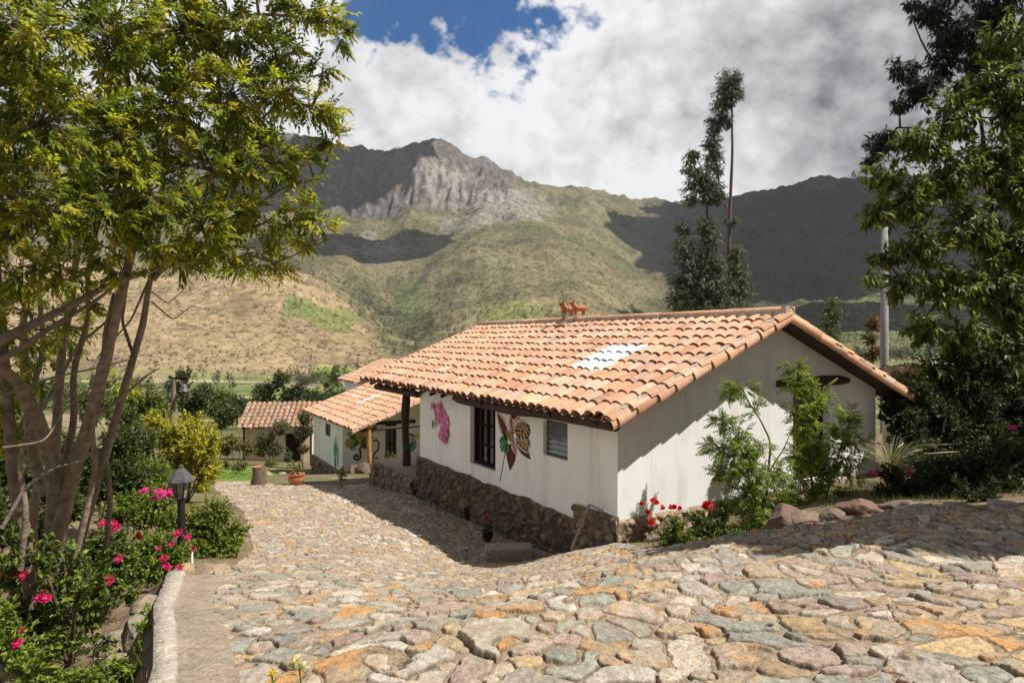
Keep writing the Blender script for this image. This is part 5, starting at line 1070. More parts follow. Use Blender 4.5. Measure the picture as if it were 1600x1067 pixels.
bush('rose_bush', 'shaded rose bush at the left edge with large pink blooms', 'shrub', (40, 0, 4.9), [(40, 900, 5.0, 50, 36), (90, 930, 4.9, 46, 36), (10, 960, 4.7, 44, 40), (70, 980, 4.7, 40, 26), (130, 940, 5.2, 36, 30)], 'ovate', .05, .03, GD + GB,
     [(30, 893, 4.6), (23, 897, 4.6), (38, 899, 4.6), (3, 890, 4.6), (68, 928, 4.5), (62, 934, 4.5), (73, 935, 4.5)], ROSE, .030, per=8, limb_r=.01, twig=.0035)
bush('rose_bush', 'low rose bush with two pink blooms in the bottom left corner', 'shrub', (10, 0, 4.1), [(15, 1000, 4.2, 50, 34), (-20, 960, 4.2, 50, 40), (50, 1040, 4.0, 40, 24)], 'ovate', .05, .03, GB, [(34, 985, 3.9), (28, 1004, 3.9), (24, 1009, 3.9)], ROSE, .024, per=8, limb_r=.01, twig=.0035)
bush('ground_shrub', 'bright low leafy plant along the bottom edge left of the kerb', 'plant', (160, 0, 3.7), [(165, 1045, 3.75, 36, 20), (130, 1065, 3.6, 40, 20), (205, 1050, 3.8, 24, 18), (90, 1060, 3.6, 36, 16)], 'ovate', .036, .022, GB, per=9, limb_r=.006, twig=.003)
bush('dark_shrub', 'dark glossy shrub behind the tree stems at the left', 'shrub', (150, 0, 9.5), [(150, 740, 9.6, 50, 44), (205, 745, 9.8, 36, 40), (100, 720, 9.4, 50, 50), (190, 690, 10, 34, 34), (50, 740, 9, 50, 60)], 'ovate', .08, .045, GD, [(100, 748, 8.6), (104, 752, 8.6), (96, 752, 8.6), (108, 748, 8.6), (88, 742, 8.6)], PINK, .035, per=9, limb_r=.012, twig=.005)
bush('dark_shrub', 'dark leafy shrub at the far left edge behind the trunks', 'shrub', (10, 0, 7.5), [(0, 800, 7.4, 60, 50), (-20, 700, 7.5, 60, 70), (50, 820, 7.2, 40, 40), (110, 790, 7.5, 34, 34)], 'ovate', .08, .045, GD, per=9, limb_r=.012, twig=.005)
bush('bank_shrub', 'dark low leafy growth on the bank between the tree stems and the kerb', 'plant', (150, 0, 5.4), [(140, 960, 5.3, 40, 24), (100, 1000, 4.6, 40, 28), (215, 930, 5.8, 26, 20), (60, 1020, 4.3, 40, 26), (175, 930, 5.7, 30, 18), (150, 1005, 4.6, 30, 16)], 'ovate', .045, .028, GD + GB, per=9, limb_r=.006, twig=.003, cov=2.6)
bush('bank_shrub', 'small leafy plant growing against the outer side of the kerb', 'plant', (225, 0, 4.6), [(222, 985, 4.6, 16, 14), (212, 1010, 4.3, 16, 12), (228, 955, 5.0, 12, 12)], 'ovate', .036, .024, GB, per=8, limb_r=.005, twig=.003, cov=2.)
bush('tall_shrub', 'tall green shrub behind the roses, just left of the lantern', 'shrub', (250, 0, 11), [(245, 740, 11, 26, 24), (225, 765, 10.6, 26, 20), (215, 730, 11, 24, 26), (270, 760, 10.6, 16, 14)], 'ovate', .06, .03, GB + GY[:1] if False else GB, per=9, limb_r=.01, twig=.004)
# yellow green garden shrubs further on
GY = [(.52, .48, .03), (.62, .54, .035), (.36, .38, .03), (.24, .29, .025)]
Gm = [(.12, .17, .03), (.16, .21, .035), (.09, .13, .025), (.20, .24, .04)]
mid = [('yellow_shrub', 'yellow green leafy shrub above and left of the lantern', 'shrub', (290, 0, 14), [(295, 665, 14, 38, 22), (255, 680, 14, 36, 26), (325, 685, 14, 26, 26), (285, 710, 14, 42, 28), (322, 730, 14, 22, 24), (240, 655, 14, 24, 16), (300, 690, 13.5, 30, 24)], 'ovate', .11, .042, GY, 'y'),
       ('yellow_shrub', 'smaller yellow green shrub beside the lawn, right of the lantern', 'shrub', (320, 0, 17), [(325, 745, 17, 16, 14), (310, 760, 16.5, 20, 12), (335, 725, 17, 14, 14)], 'ovate', .10, .036, GY, 'y'),
       ('green_shrub', 'mid green shrub with slender leaves left of the yellow one', 'shrub', (215, 0, 13), [(215, 690, 13, 36, 34), (235, 730, 13, 32, 26), (190, 650, 13.5, 26, 26), (180, 720, 12.5, 26, 30)], 'ovate', .09, .045, Gm + GD),
       ('garden_tree', 'leafy green tree left of the bell post', 'tree', (225, 0, 21), [(225, 620, 21, 30, 16), (205, 640, 21, 26, 20), (245, 640, 21, 24, 18), (190, 610, 21.5, 22, 14), (160, 630, 21, 26, 20), (130, 620, 21, 20, 16)], 'ovate', .12, .07, Gm),
       ('garden_tree', 'dark rounded tree right behind the bell post', 'tree', (298, 0, 30), [(288, 580, 30, 10, 10), (285, 600, 30, 14, 16), (292, 625, 30, 20, 20), (312, 620, 30, 16, 16), (300, 645, 30, 24, 14)], 'ovate', .15, .09, [(.05, .075, .02), (.07, .10, .025)]),
       ('garden_tree', 'green tree in the dip just left of the small shed roof', 'tree', (345, 0, 34), [(335, 640, 34, 18, 16), (350, 655, 34, 20, 14), (365, 640, 34, 12, 14), (345, 620, 35, 14, 12)], 'ovate', .16, .09, Gm + GD),
       ('russet_shrub', 'orange tinged bushy shrub left of the garden shed', 'shrub', (365, 0, 33), [(360, 685, 33, 18, 8), (375, 695, 33, 20, 10), (350, 700, 33, 14, 12), (390, 700, 33, 12, 10)], 'ovate', .12, .06, [(.28, .17, .04), (.20, .18, .04), (.13, .16, .04)]),
       ('willowy_shrub', 'airy grey green shrub in front of the garden shed wall', 'shrub', (425, 0, 37), [(415, 680, 37, 20, 14), (440, 665, 37, 16, 16), (405, 700, 37, 16, 12), (430, 700, 37, 20, 12)], 'lance', .14, .03, [(.14, .16, .06), (.18, .19, .07), (.10, .12, .04)]),
       ('garden_tree', 'slim twisted tree at the corner between shed and smaller white house', 'tree', (474, 0, 36), [(478, 650, 36, 14, 14), (470, 675, 36, 12, 14), (484, 668, 36, 9, 12), (474, 700, 36, 12, 8)], 'lance', .13, .04, [(.10, .12, .04), (.14, .12, .05)]),
       ('round_shrub', 'small round blue green shrub at the foot of the shed wall', 'shrub', (450, 0, 35), [(450, 712, 35, 9, 9)], 'ovate', .08, .05, [(.09, .14, .07), (.12, .17, .08)]),
       ('round_shrub', 'low leafy clump at the back of the lawn', 'plant', (375, 0, 31), [(375, 725, 31, 16, 8), (350, 722, 31, 14, 8), (425, 722, 31, 12, 6)], 'lance', .14, .03, Gm),
       ('dark_tree', 'dense dark tree behind the shed roof', 'tree', (430, 0, 75), [(425, 600, 75, 14, 10), (440, 590, 75, 16, 12), (415, 618, 75, 18, 12), (450, 612, 75, 16, 14), (470, 605, 75, 12, 12), (435, 632, 75, 26, 10), (395, 630, 75, 16, 8)], 'ovate', .42, .25, [(.045, .07, .018), (.06, .09, .025), (.08, .11, .03)]),
       ('porch_shrub', 'dark leafy shrub with pale blooms at the foot of the dark porch post', 'shrub', (612, 0, 22.5), [(612, 715, 22.5, 12, 10), (605, 730, 22.5, 14, 10), (620, 732, 22.5, 12, 12), (598, 745, 22.5, 12, 8)], 'ovate', .08, .045, GD + Gm)]
for a in mid: bush(*a[:9], per=8, limb_r=.02, twig=.008, mat='leaf' if a[3][2] < 20 else 'leaf_dull', up=.2)
# red geraniums by the gable
bush('geranium', 'leggy red geranium at the near corner of the gable', 'flowers', (1055, 0, 8.9), [(1055, 822, 8.9, 22, 16), (1070, 845, 8.8, 24, 14), (1045, 840, 8.9, 20, 16)], 'ovate', .055, .045, [(.16, .23, .04), (.21, .28, .05), (.11, .16, .03)],
     [(1002, 786, 8.9), (1018, 783, 8.9), (1026, 786, 8.9), (1036, 795, 8.9), (1048, 794, 8.9), (1062, 794, 8.9), (1012, 800, 8.9), (1018, 818, 8.8), (1016, 814, 8.8), (1054, 792, 8.9)], GER, .030, per=7, limb_r=.008, twig=.004)
bush('geranium', 'dark leaved geranium with one bright red bloom cluster, against the gable', 'flowers', (1115, 0, 9.3), [(1110, 820, 9.3, 30, 18), (1090, 835, 9.2, 26, 16), (1130, 800, 9.4, 16, 16), (1125, 835, 9.2, 22, 14), (1085, 805, 9.3, 16, 12)], 'ovate', .055, .04, GD + Gm, [(1101, 788, 8.9), (1108, 787, 8.9), (1112, 793, 8.9), (1104, 794, 8.9), (1098, 792, 8.9)], GER, .030, per=7, limb_r=.008, twig=.004)
bush('gable_shrub', 'low bright leafy growth at the foot of the gable below the door', 'plant', (1255, 0, 10.2), [(1240, 790, 10.2, 26, 14), (1280, 785, 10.4, 26, 12), (1320, 770, 10.8, 24, 12), (1215, 830, 9.4, 22, 14), (1165, 840, 9.1, 22, 14)], 'ovate', .06, .03, GC, cov=3, mat='leaf_bright')
bush('rose_bush', 'leafy rose growth without blooms hiding the foot of the tree stems', 'shrub', (110, 0, 5.0), [(100, 880, 4.6, 40, 30), (60, 860, 4.7, 36, 30), (145, 905, 4.7, 34, 24), (20, 860, 4.6, 36, 34), (120, 925, 4.4, 34, 22)], 'ovate', .05, .03, GB + GD, cov=2.6)
# right hand bed and hedge
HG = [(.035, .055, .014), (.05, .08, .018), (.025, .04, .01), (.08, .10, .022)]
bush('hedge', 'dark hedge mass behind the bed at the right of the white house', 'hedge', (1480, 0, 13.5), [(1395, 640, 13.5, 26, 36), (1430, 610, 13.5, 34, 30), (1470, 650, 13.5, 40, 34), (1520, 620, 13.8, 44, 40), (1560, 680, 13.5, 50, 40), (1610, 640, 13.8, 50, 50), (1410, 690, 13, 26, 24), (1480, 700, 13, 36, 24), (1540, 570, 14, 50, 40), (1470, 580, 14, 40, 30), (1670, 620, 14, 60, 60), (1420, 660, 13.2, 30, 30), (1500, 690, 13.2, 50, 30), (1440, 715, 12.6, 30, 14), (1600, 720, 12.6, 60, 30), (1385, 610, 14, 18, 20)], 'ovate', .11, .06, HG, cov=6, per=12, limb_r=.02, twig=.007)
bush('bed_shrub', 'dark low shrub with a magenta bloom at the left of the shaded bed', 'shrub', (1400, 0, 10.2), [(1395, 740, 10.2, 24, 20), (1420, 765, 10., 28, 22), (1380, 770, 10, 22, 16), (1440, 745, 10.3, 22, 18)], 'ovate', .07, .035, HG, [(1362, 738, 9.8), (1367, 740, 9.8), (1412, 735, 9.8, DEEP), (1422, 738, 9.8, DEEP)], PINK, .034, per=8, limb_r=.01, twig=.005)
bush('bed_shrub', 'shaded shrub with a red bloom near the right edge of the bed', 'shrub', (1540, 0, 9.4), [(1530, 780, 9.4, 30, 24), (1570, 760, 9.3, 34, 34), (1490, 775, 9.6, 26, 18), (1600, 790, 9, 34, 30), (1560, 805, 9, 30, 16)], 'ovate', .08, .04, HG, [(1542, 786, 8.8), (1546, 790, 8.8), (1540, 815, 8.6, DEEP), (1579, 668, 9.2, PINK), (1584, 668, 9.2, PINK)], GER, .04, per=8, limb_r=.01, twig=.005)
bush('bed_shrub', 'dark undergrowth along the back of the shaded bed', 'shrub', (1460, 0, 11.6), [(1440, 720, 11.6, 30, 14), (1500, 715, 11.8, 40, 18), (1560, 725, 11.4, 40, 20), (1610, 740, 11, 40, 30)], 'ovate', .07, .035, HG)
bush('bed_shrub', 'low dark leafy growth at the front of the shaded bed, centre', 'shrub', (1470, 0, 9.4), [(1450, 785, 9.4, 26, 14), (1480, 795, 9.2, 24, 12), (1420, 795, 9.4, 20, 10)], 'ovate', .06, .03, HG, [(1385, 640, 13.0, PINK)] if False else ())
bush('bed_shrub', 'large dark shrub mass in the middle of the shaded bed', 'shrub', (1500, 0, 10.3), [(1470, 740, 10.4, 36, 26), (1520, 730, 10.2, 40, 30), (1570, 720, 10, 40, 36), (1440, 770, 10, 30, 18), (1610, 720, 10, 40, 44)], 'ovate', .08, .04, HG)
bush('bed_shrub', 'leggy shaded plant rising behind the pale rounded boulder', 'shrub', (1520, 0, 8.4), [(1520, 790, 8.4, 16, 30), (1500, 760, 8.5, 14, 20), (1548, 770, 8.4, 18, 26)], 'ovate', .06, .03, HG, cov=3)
def grass_tuft(name, label, loc, n, h, spread, cols, w=.008, seeds=False, cat='grass tuft', group=None):
    root = thing(name, label, cat, loc, 0, group); m = MB(); an = rng.uniform(0, 6.28, n); rr = rng.uniform(0, .15, n) * spread; hh = h * rng.uniform(.6, 1.1, n); sp = spread * rng.uniform(.3, 1.1, n)
    b = np.stack([rr * np.cos(an), rr * np.sin(an), 0 * an], 1); q = np.linspace(0, 1, 5)[None, :, None]; d = np.stack([np.cos(an), np.sin(an), 0 * an], 1)
    pts = b[:, None] + d[:, None] * (sp[:, None, None] * q ** 2) + np.array([0, 0, 1.]) * (hh[:, None, None] * (q * 1.25 - .45 * q ** 3)); s = np.stack([-np.sin(an), np.cos(an), 0 * an], 1)
    wd = (w * np.array([1, .9, .7, .45, .08]))[None, :, None]; v = np.stack([pts - s[:, None] * wd / 2, pts + s[:, None] * wd / 2], 2).reshape(n, 10, 3)
    f = np.array([[2 * i, 2 * i + 1, 2 * i + 3, 2 * i + 2] for i in range(4)]); f = (np.arange(n)[:, None, None] * 10 + f[None]).reshape(-1, 4)
    m.add(v.reshape(-1, 3), f, np.repeat(pal(cols, n), 10, 0)); m.build('blades', M['leaf_dull'], root)
    if seeds:
        m = MB()
        for k in range(14): m.tube([pts[k, 3], pts[k, 4], pts[k, 4] + (pts[k, 4] - pts[k, 3]) * .6], [.006, .016, .003], 5, (.55, .46, .30))
        m.build('seed_heads', M['leaf_dull'], root)
    return root
def GPp(px, Y): q = P(px, 0, Y); return (q[0], q[1], float(GS(q[0], q[1])[0]))
grass_tuft('ornamental_grass', 'tall pale ornamental grass with arching seed heads at the right end of the gable', GPp(1392, 11.6), 170, .95, .75, [(.36, .33, .17), (.22, .26, .08), (.45, .40, .24)], .010, True)
wds = [(351, 6.3, 'small yellow green weed growing where kerb meets cobbles', 60, .07), (835, 5.35, 'tiny weed in a joint of the near cobbles', 36, .06), (346, 8.2, 'faint grass tuft on the path edge behind the kerb end', 40, .08), (1055, 5.2, 'tiny dry weed between the near stones right of centre', 20, .04)]
for px, Y, lb, n, h in wds:
    q = GPp(px, Y); grass_tuft('weed', lb, (q[0], q[1], GZ(q[0], q[1]) + .0), n, h, h * 1.1, [(.28, .32, .04), (.36, .36, .08), (.18, .24, .03)], .006)
# lawn blades
m = MB(); n = 30000; lx = rng.uniform(-17, -5, n); ly = rng.uniform(17, 36, n); k = inpoly(lx, ly, LAWN); lx, ly = lx[k], ly[k]; n = len(lx); lz = GS(lx, ly) - .01
an = rng.uniform(0, 6.28, n); hgt = rng.uniform(.04, .10, n); s = np.stack([np.cos(an), np.sin(an), 0 * an], 1) * .012; bb = np.stack([lx, ly, lz], 1); tp_ = bb + np.stack([rng.normal(size=n) * .02, rng.normal(size=n) * .02, hgt], 1)
m.add(np.stack([bb - s, bb + s, tp_], 1).reshape(-1, 3), np.arange(3 * n).reshape(-1, 3), np.repeat(pal([(.17, .27, .03), (.22, .32, .04), (.13, .21, .03)], n), 3, 0))
tag(m.build('lawn_grass', M['leaf_dull']), 'bright mown grass strip at the far end of the path', 'grass', kind='stuff')
# rough grass and litter on the banks
m = MB(); n = 26000; gx_ = np.concatenate([rng.uniform(-6, -1.2, n // 2), rng.uniform(1.0, 9, n // 2)]); gy_ = np.concatenate([rng.uniform(2.6, 11, n // 2), rng.uniform(8.6, 13.5, n // 2)])
k = ~inpoly(gx_, gy_, PATH) & (fbm(np.stack([gx_, gy_, 0 * gx_], 1) * 1.3, 3) > -.02) & ~((seg_side(gx_, gy_, KERB_L) < .02) & (gy_ < 7.2) & (gx_ < 0)); hq = np.stack([gx_, gy_], 1) - HA; k &= ~((hq @ V2 > -.2) & (hq @ U2 > -.1))
gx_, gy_ = gx_[k], gy_[k]; n = len(gx_); gz_ = GS(gx_, gy_) - .01; an = rng.uniform(0, 6.28, n); s = np.stack([np.cos(an), np.sin(an), 0 * an], 1) * .006; bb = np.stack([gx_, gy_, gz_], 1); tp_ = bb + np.stack([rng.normal(size=n) * .04, rng.normal(size=n) * .04, rng.uniform(.03, .15, n)], 1)
m.add(np.stack([bb - s, bb + s, tp_], 1).reshape(-1, 3), np.arange(3 * n).reshape(-1, 3), np.repeat(pal([(.12, .17, .03), (.22, .22, .07), (.30, .25, .12), (.09, .12, .02)], n), 3, 0))
tag(m.build('bank_grass', M['leaf_dull']), 'thin rough grass on the banks beside the path', 'grass', kind='stuff')

# ------------------------------------------------------------------ trees and bushes on the valley floor and slopes
def far_tree_points():
    out = []
    n = 60000; px = rng.uniform(-200, 1800, n); Y = np.exp(rng.uniform(math.log(170), math.log(2300), n)); z = terrain_z(px, Y) if False else None
    iy = np.clip(np.searchsorted(TYs, Y), 1, len(TYs) - 1); jx = np.clip(((px - TC[0]) / 2.6).astype(int), 0, len(TC) - 1); z = TZ[iy, jx]; Yv = TYs[iy]; x = (TC[jx] - 800) / FPX * Yv; py = HOR - z / Yv * FPX
    p = np.stack([x, Yv, 0 * x], 1); f = fbm(p / 90, 4); g = fbm(p / 28 + 5, 3)
    w = np.zeros(n)
    w = np.maximum(w, (Yv < 600) * sstep(f + .5 * g, .06, .2) * .5)
    w = np.maximum(w, ((Yv > 560) & (Yv < 640) & (px > 430)) * .7)
    sv = np.exp(-(((px - (560 + (py - 440) * .9)) / 45) ** 2)) * (py > 425) * (py < 570) * (Yv > 640); w = np.maximum(w, sv * sstep(f, -.2, .1))
    w = np.maximum(w, ((Yv > 640) & (Yv < 1100) & (px > 600) & (px < 1000) & (py > 505)) * sstep(f + g * .5, -.1, .15) * .8)
    w = np.maximum(w, np.exp(-((px - 470) / 45) ** 2 - ((py - 478) / 9) ** 2) * .5 * (Yv < 1250))
    w = np.maximum(w, np.exp(-((px - 820) / 70) ** 2 - ((py - 495) / 9) ** 2) * .5)
    w = np.maximum(w, ((px > 1100) & (px < 1500) & (Yv > 600) & (Yv < 1500)) * sstep(f + g, .02, .2) * .6)
    w = np.maximum(w, (Yv > 700) * (Yv < 2300) * sstep(g + f, .18, .4) * .10 * (px > 560))
    k = rng.uniform(0, 1, n) < w * .5 * np.clip((Yv / 500), .25, 1.6); return x[k], Yv[k], z[k], px[k]
fx, fy, fz, fpx = far_tree_points(); 
m = MB(); n = len(fx); hts = rng.uniform(3.5, 9, n) * (1 + .3 * (fy > 1000)); slim = rng.uniform(.22, .48, n); tall = rng.uniform(0, 1, n) < .3; slim[tall] *= .5; hts[tall] *= 1.4
q = 46; o_ = rball(n * q, .3).reshape(n, q, 3); C_ = np.stack([fx, fy, fz + hts * .52], 1)[:, None] + o_ * np.stack([hts * slim, hts * slim, hts * .52], 1)[:, None]
sz = (hts * .10)[:, None, None]; A_ = rng.normal(size=(n, q, 3)) * sz * .8; B_ = rng.normal(size=(n, q, 3)) * sz * .8; tri = np.stack([C_, C_ + A_, C_ + B_], 2).reshape(-1, 3)
tc_ = pal([(.045, .06, .02), (.06, .08, .025), (.085, .10, .03), (.035, .05, .02), (.10, .12, .04)], n); m.add(tri, np.arange(len(tri)).reshape(-1, 3), np.repeat(tc_, q * 3, 0) * rng.uniform(.8, 1.2, (len(tri), 1)))
tag(m.build('valley_woods', M['leaf_dull']), 'far off woods and scrub on the valley floor and lower slopes', 'woods', kind='stuff')
print('far trees', n)
# low scrub dotted over the open slopes
n = 26000; px = rng.uniform(-300, 1500, n); jx = ((px - TC[0]) / 2.6).astype(int); iy = np.searchsorted(TYs, np.exp(rng.uniform(math.log(630), math.log(2500), n))); yv = TYs[iy]; xv = (TC[jx] - 800) / FPX * yv; zv = TZ[iy, jx]
k = fbm(np.stack([xv, yv, 0 * xv], 1) / 110, 4) + rng.normal(size=n) * .12 > -.02; xv, yv, zv = xv[k] + rng.normal(size=k.sum()) * 3, yv[k] + rng.normal(size=k.sum()) * 3, zv[k]; n = len(xv); hh = rng.uniform(1.0, 2.6, n) * (1 + .4 * (yv > 1300)); q = 12
C_ = np.stack([xv, yv, zv + hh * .35], 1)[:, None] + rball(n * q, .3).reshape(n, q, 3) * np.stack([hh * .8, hh * .8, hh * .5], 1)[:, None]; sz = (hh * .35)[:, None, None]; tri = np.stack([C_, C_ + rng.normal(size=(n, q, 3)) * sz, C_ + rng.normal(size=(n, q, 3)) * sz], 2).reshape(-1, 3)
m = MB(); m.add(tri, np.arange(len(tri)).reshape(-1, 3), np.repeat(pal([(.07, .08, .03), (.10, .10, .04), (.05, .06, .025)], n), q * 3, 0)); tag(m.build('slope_scrub', M['leaf_dull']), 'low scrub dotted over the dry slopes', 'scrub', kind='stuff')
# distinct trees in the valley between the garden and the river
VG = 'trees on the valley floor'
def small_tree(px, Y, h, w, cols, label, name='valley_tree', group=VG):
    q = P(px, 0, Y); z = float(terrain_z(np.array([px]), np.array([Y]))[0]) if False else float(TZ[min(np.searchsorted(TYs, Y), len(TYs) - 1), int((px - TC[0]) / 2.6)])
    root = thing(name, label, 'tree', (q[0], q[1], z - .1), 0, group); mt = MB(); mt.tube([(0, 0, 0), (.1, 0, h * .35), (0, .1, h * .8)], [.03 * h, .022 * h, .008 * h], 7, BK); mt.build('trunk', M['bark'], root, smooth=True)
    ml = MB(); n = 1500; nb = 9; bc = rball(nb, .2) * np.array([w * .6, w * .6, h * .32]) + np.array([0, 0, h * .58]); k = rng.integers(nb, size=n); o = bc[k] + rball(n, .5) * np.array([w * .5, w * .5, h * .2])
    leaves(ml, o, rng.normal(size=(n, 3)), rng.normal(size=(n, 3)) + np.array([0, 0, .6]), h * .075, h * .045, pal(cols, n)); ml.build('crown', M['leaf_dull'], root)
dk_, md_, ol = [(.045, .07, .02), (.06, .09, .025)], [(.09, .13, .03), (.12, .16, .04)], [(.13, .14, .04), (.17, .17, .05)]
for a in [(500, 95, 6, 2.4, dk_, 'dark tree between the shed and the smaller white house roof'), (520, 110, 5, 2.2, md_, 'green tree just above the smaller house roof, left of the tall house'), (490, 130, 7, 3, dk_, 'dark spreading tree before the green field'),
          (395, 120, 6, 3, md_, 'green tree above the left end of the shed roof'), (370, 100, 6, 2.5, dk_, 'dark narrow tree between bell post and shed'), (350, 130, 7, 3, md_, 'mid green tree near the river, left of the shed'), (320, 150, 8, 3.4, dk_, 'dark round tree near the river behind the bell post'),
          (410, 180, 9, 4, dk_, 'large dark tree on the river bank above the shed'), (455, 170, 8, 3.6, dk_, 'dark tree on the river bank, right of the largest one'), (240, 120, 7, 3, ol, 'olive tree seen between the thin stems at the left'), (150, 110, 7, 3, md_, 'green tree seen between the main stems at the left'),
          (545, 210, 8, 3.5, dk_, 'dark tree at the left corner of the green field'), (1180, 90, 5, 2, dk_, 'dark tree just above the roof ridge right of the eucalyptus'), (1235, 110, 6, 3, md_, 'green tree above the right slope of the roof'), (1270, 75, 4, 2.2, ol, 'pale olive bush above the right slope of the roof'), (1330, 60, 4, 2.2, md_, 'green bush left of the concrete pole'),
          (1340, 110, 8, 3.4, ol, 'olive tree far behind the concrete pole'), (1420, 70, 6, 3, dk_, 'dark tree right of the concrete pole')]: small_tree(*a)

# ------------------------------------------------------------------ made things in the garden
# lantern
q = P(283, 0, 7.6); gz0 = float(GS(q[0], q[1])[0]); top = (HOR - 725) / FPX * 7.6
ln = thing('garden_lantern', 'black garden lantern with a grey cap on a short post among the roses', 'lantern', (q[0], q[1], gz0 - .02)); hgt = top - gz0
m = MB(); m.lathe((0, 0, 0), [(.05, 0), (.05, .02), (.042, .05), (.042, hgt - .42), (.05, hgt - .40), (.05, hgt - .37), (.0, hgt - .36)], 16); m.build('post', M['metal_black'], ln, smooth=False)
def frustum(m, z0, r0, z1, r1, n=6, a0=.3, col=(1, 1, 1)): 
    A = [(r0 * math.cos(a0 + k * 2 * math.pi / n), r0 * math.sin(a0 + k * 2 * math.pi / n), z0) for k in range(n)]; B = [(r1 * math.cos(a0 + k * 2 * math.pi / n), r1 * math.sin(a0 + k * 2 * math.pi / n), z1) for k in range(n)]
    for k in range(n): m.quad(A[k], A[(k + 1) % n], B[(k + 1) % n], B[k], col)
    return A, B
m = MB(); A, B = frustum(m, hgt - .38, .056, hgt - .16, .098); m.build('glass', M['frosted'], ln)
m = MB()
for k in range(6): m.tube([np.array(A[k]) * (1.03, 1.03, 1), np.array(B[k]) * (1.03, 1.03, 1)], .009, 6)
for S_ in (A, B): m.tube([np.array(S_[k % 6]) * (1.03, 1.03, 1) for k in range(7)], .009, 6)
m.build('cage', M['metal_black'], ln)
m = MB(); frustum(m, hgt - .175, .15, hgt - .06, .07); frustum(m, hgt - .19, .145, hgt - .175, .15); frustum(m, hgt - .06, .07, hgt - .02, .022); m.lathe((0, 0, hgt - .025), [(.022, 0), (.028, .015), (.018, .03), (.004, .05)], 8); m.build('cap', M['metal_grey'], ln)
q = P(299, 0, 7.45); m = MB(); m.tube([(0, 0, 0), (.005, 0, .1), (0, 0, .27)], .017, 8); tag(m.build('white_stake', M['plaster'], loc=(q[0], q[1], float(GS(q[0], q[1])[0]) - .02)), 'short white stake beside the lantern at the kerb end', 'stake')
# bell post
q = P(271, 0, 22); z0 = float(GS(q[0], q[1])[0]); bp = thing('bell_post', 'weathered wooden post with a crossbar and a hanging bell, beyond the yellow shrub', 'post', (q[0], q[1], z0)); h_ = (HOR - 592) / FPX * 22 - z0
m = MB(); m.tube([(0, 0, 0), (-.05, 0, h_ * .5), (.02, 0, h_)], [.11, .09, .08], 8, BKG, rough=.08); m.build('pole', M['bark'], bp, smooth=True)
m = MB(); m.box((.22, 0, h_ + .02), (.55, .1, .07)); m.build('crossbar', M['darkwood'], bp)
m = MB(); m.lathe((.36, 0, h_ - .42), [(.19, 0), (.15, .05), (.11, .18), (.07, .25), (.0, .27)], 12); m.tube([(.36, 0, h_ - .16), (.36, 0, h_)], .015, 5); m.build('bell', M['metal_grey'], bp, smooth=True)
# concrete power pole
q = P(1382, 0, 22); z0 = -3.2; m = MB(); m.lathe((0, 0, 0), [(.14, 0), (.135, 1), (.11, 7), (0, 7)], 20)
tag(m.build('concrete_pole', M['pole'], smooth=True, loc=(q[0], q[1], z0)), 'round grey concrete utility pole behind the right end of the roof', 'pole')
# clay pot with plants
def pot(px, py, Y, r, h, label, cols, fl=None, mat='clay', ph=.35):
    g = GPp(px, Y) if py is None else tuple(GP(px, py)); t = thing('flower_pot', label, 'pot', (g[0], g[1], g[2] + .02)); m = MB()
    m.lathe((0, 0, 0), [(0, 0), (r * .6, 0), (r * .9, h * .35), (r, h * .6), (r * .85, h * .88), (r * 1.0, h * .93), (r * 1.0, h), (r * .85, h), (r * .8, h * .85), (0, h * .84)], 18); m.build('pot', M[mat], t, smooth=True)
    ml = MB(); mt = MB(); clump(mt, ml, (0, 0, h * .85), (0, 0, h + ph * .5), (r * 1.25, r * 1.25, ph * .6), 26, 9, 'ovate', r * .28, r * .17, cols, BK, 0, .3, .006); fo = ml.build('foliage', M['leaf'], t); mt.build('stems', M['bark'], t)
    if fl:
        for _ in range(7):
            o = bpy.data.objects.new('flower', fl); COL.objects.link(o); o.parent = t; d = rball(1, .8)[0]; o.location = (d[0] * r * 1.2, -abs(d[1]) * r * 1.0, h + ph * .6 + abs(d[2]) * ph * .5); o.scale = (r * .26,) * 3; o.rotation_euler = (R(50), 0, rng.uniform(0, 6))
    return t
pot(463, 758, 0, .24, .32, 'round clay pot of yellow green plants at the far end of the path', [(.24, .25, .03), (.30, .20, .05), (.15, .20, .03)], None, 'clay', .40)
pot(762, 846, 0, .11, .20, 'dark pot of bright pink flowers beside the stone slab in the house shade', GD, PINK, 'metal_black', .28)
pot(733, 812, 0, .13, .22, 'black pot against the stone plinth, behind the pink flowers', GD, None, 'metal_black', .10)
# stone slab bench in the shade
q = GP(795, 876); m = MB(); m.box((0, 0, .12), (.82, .40, .26)); o = m.build('stone_slab', M['concrete'], loc=(q[0], q[1] + .1, q[2] - .02), rotz=.05); bm_ = o.modifiers.new('b', 'BEVEL'); bm_.width = .03; bm_.segments = 2
tag(o, 'flat grey stone block lying in the house shade below the small louvred window', 'stone block')
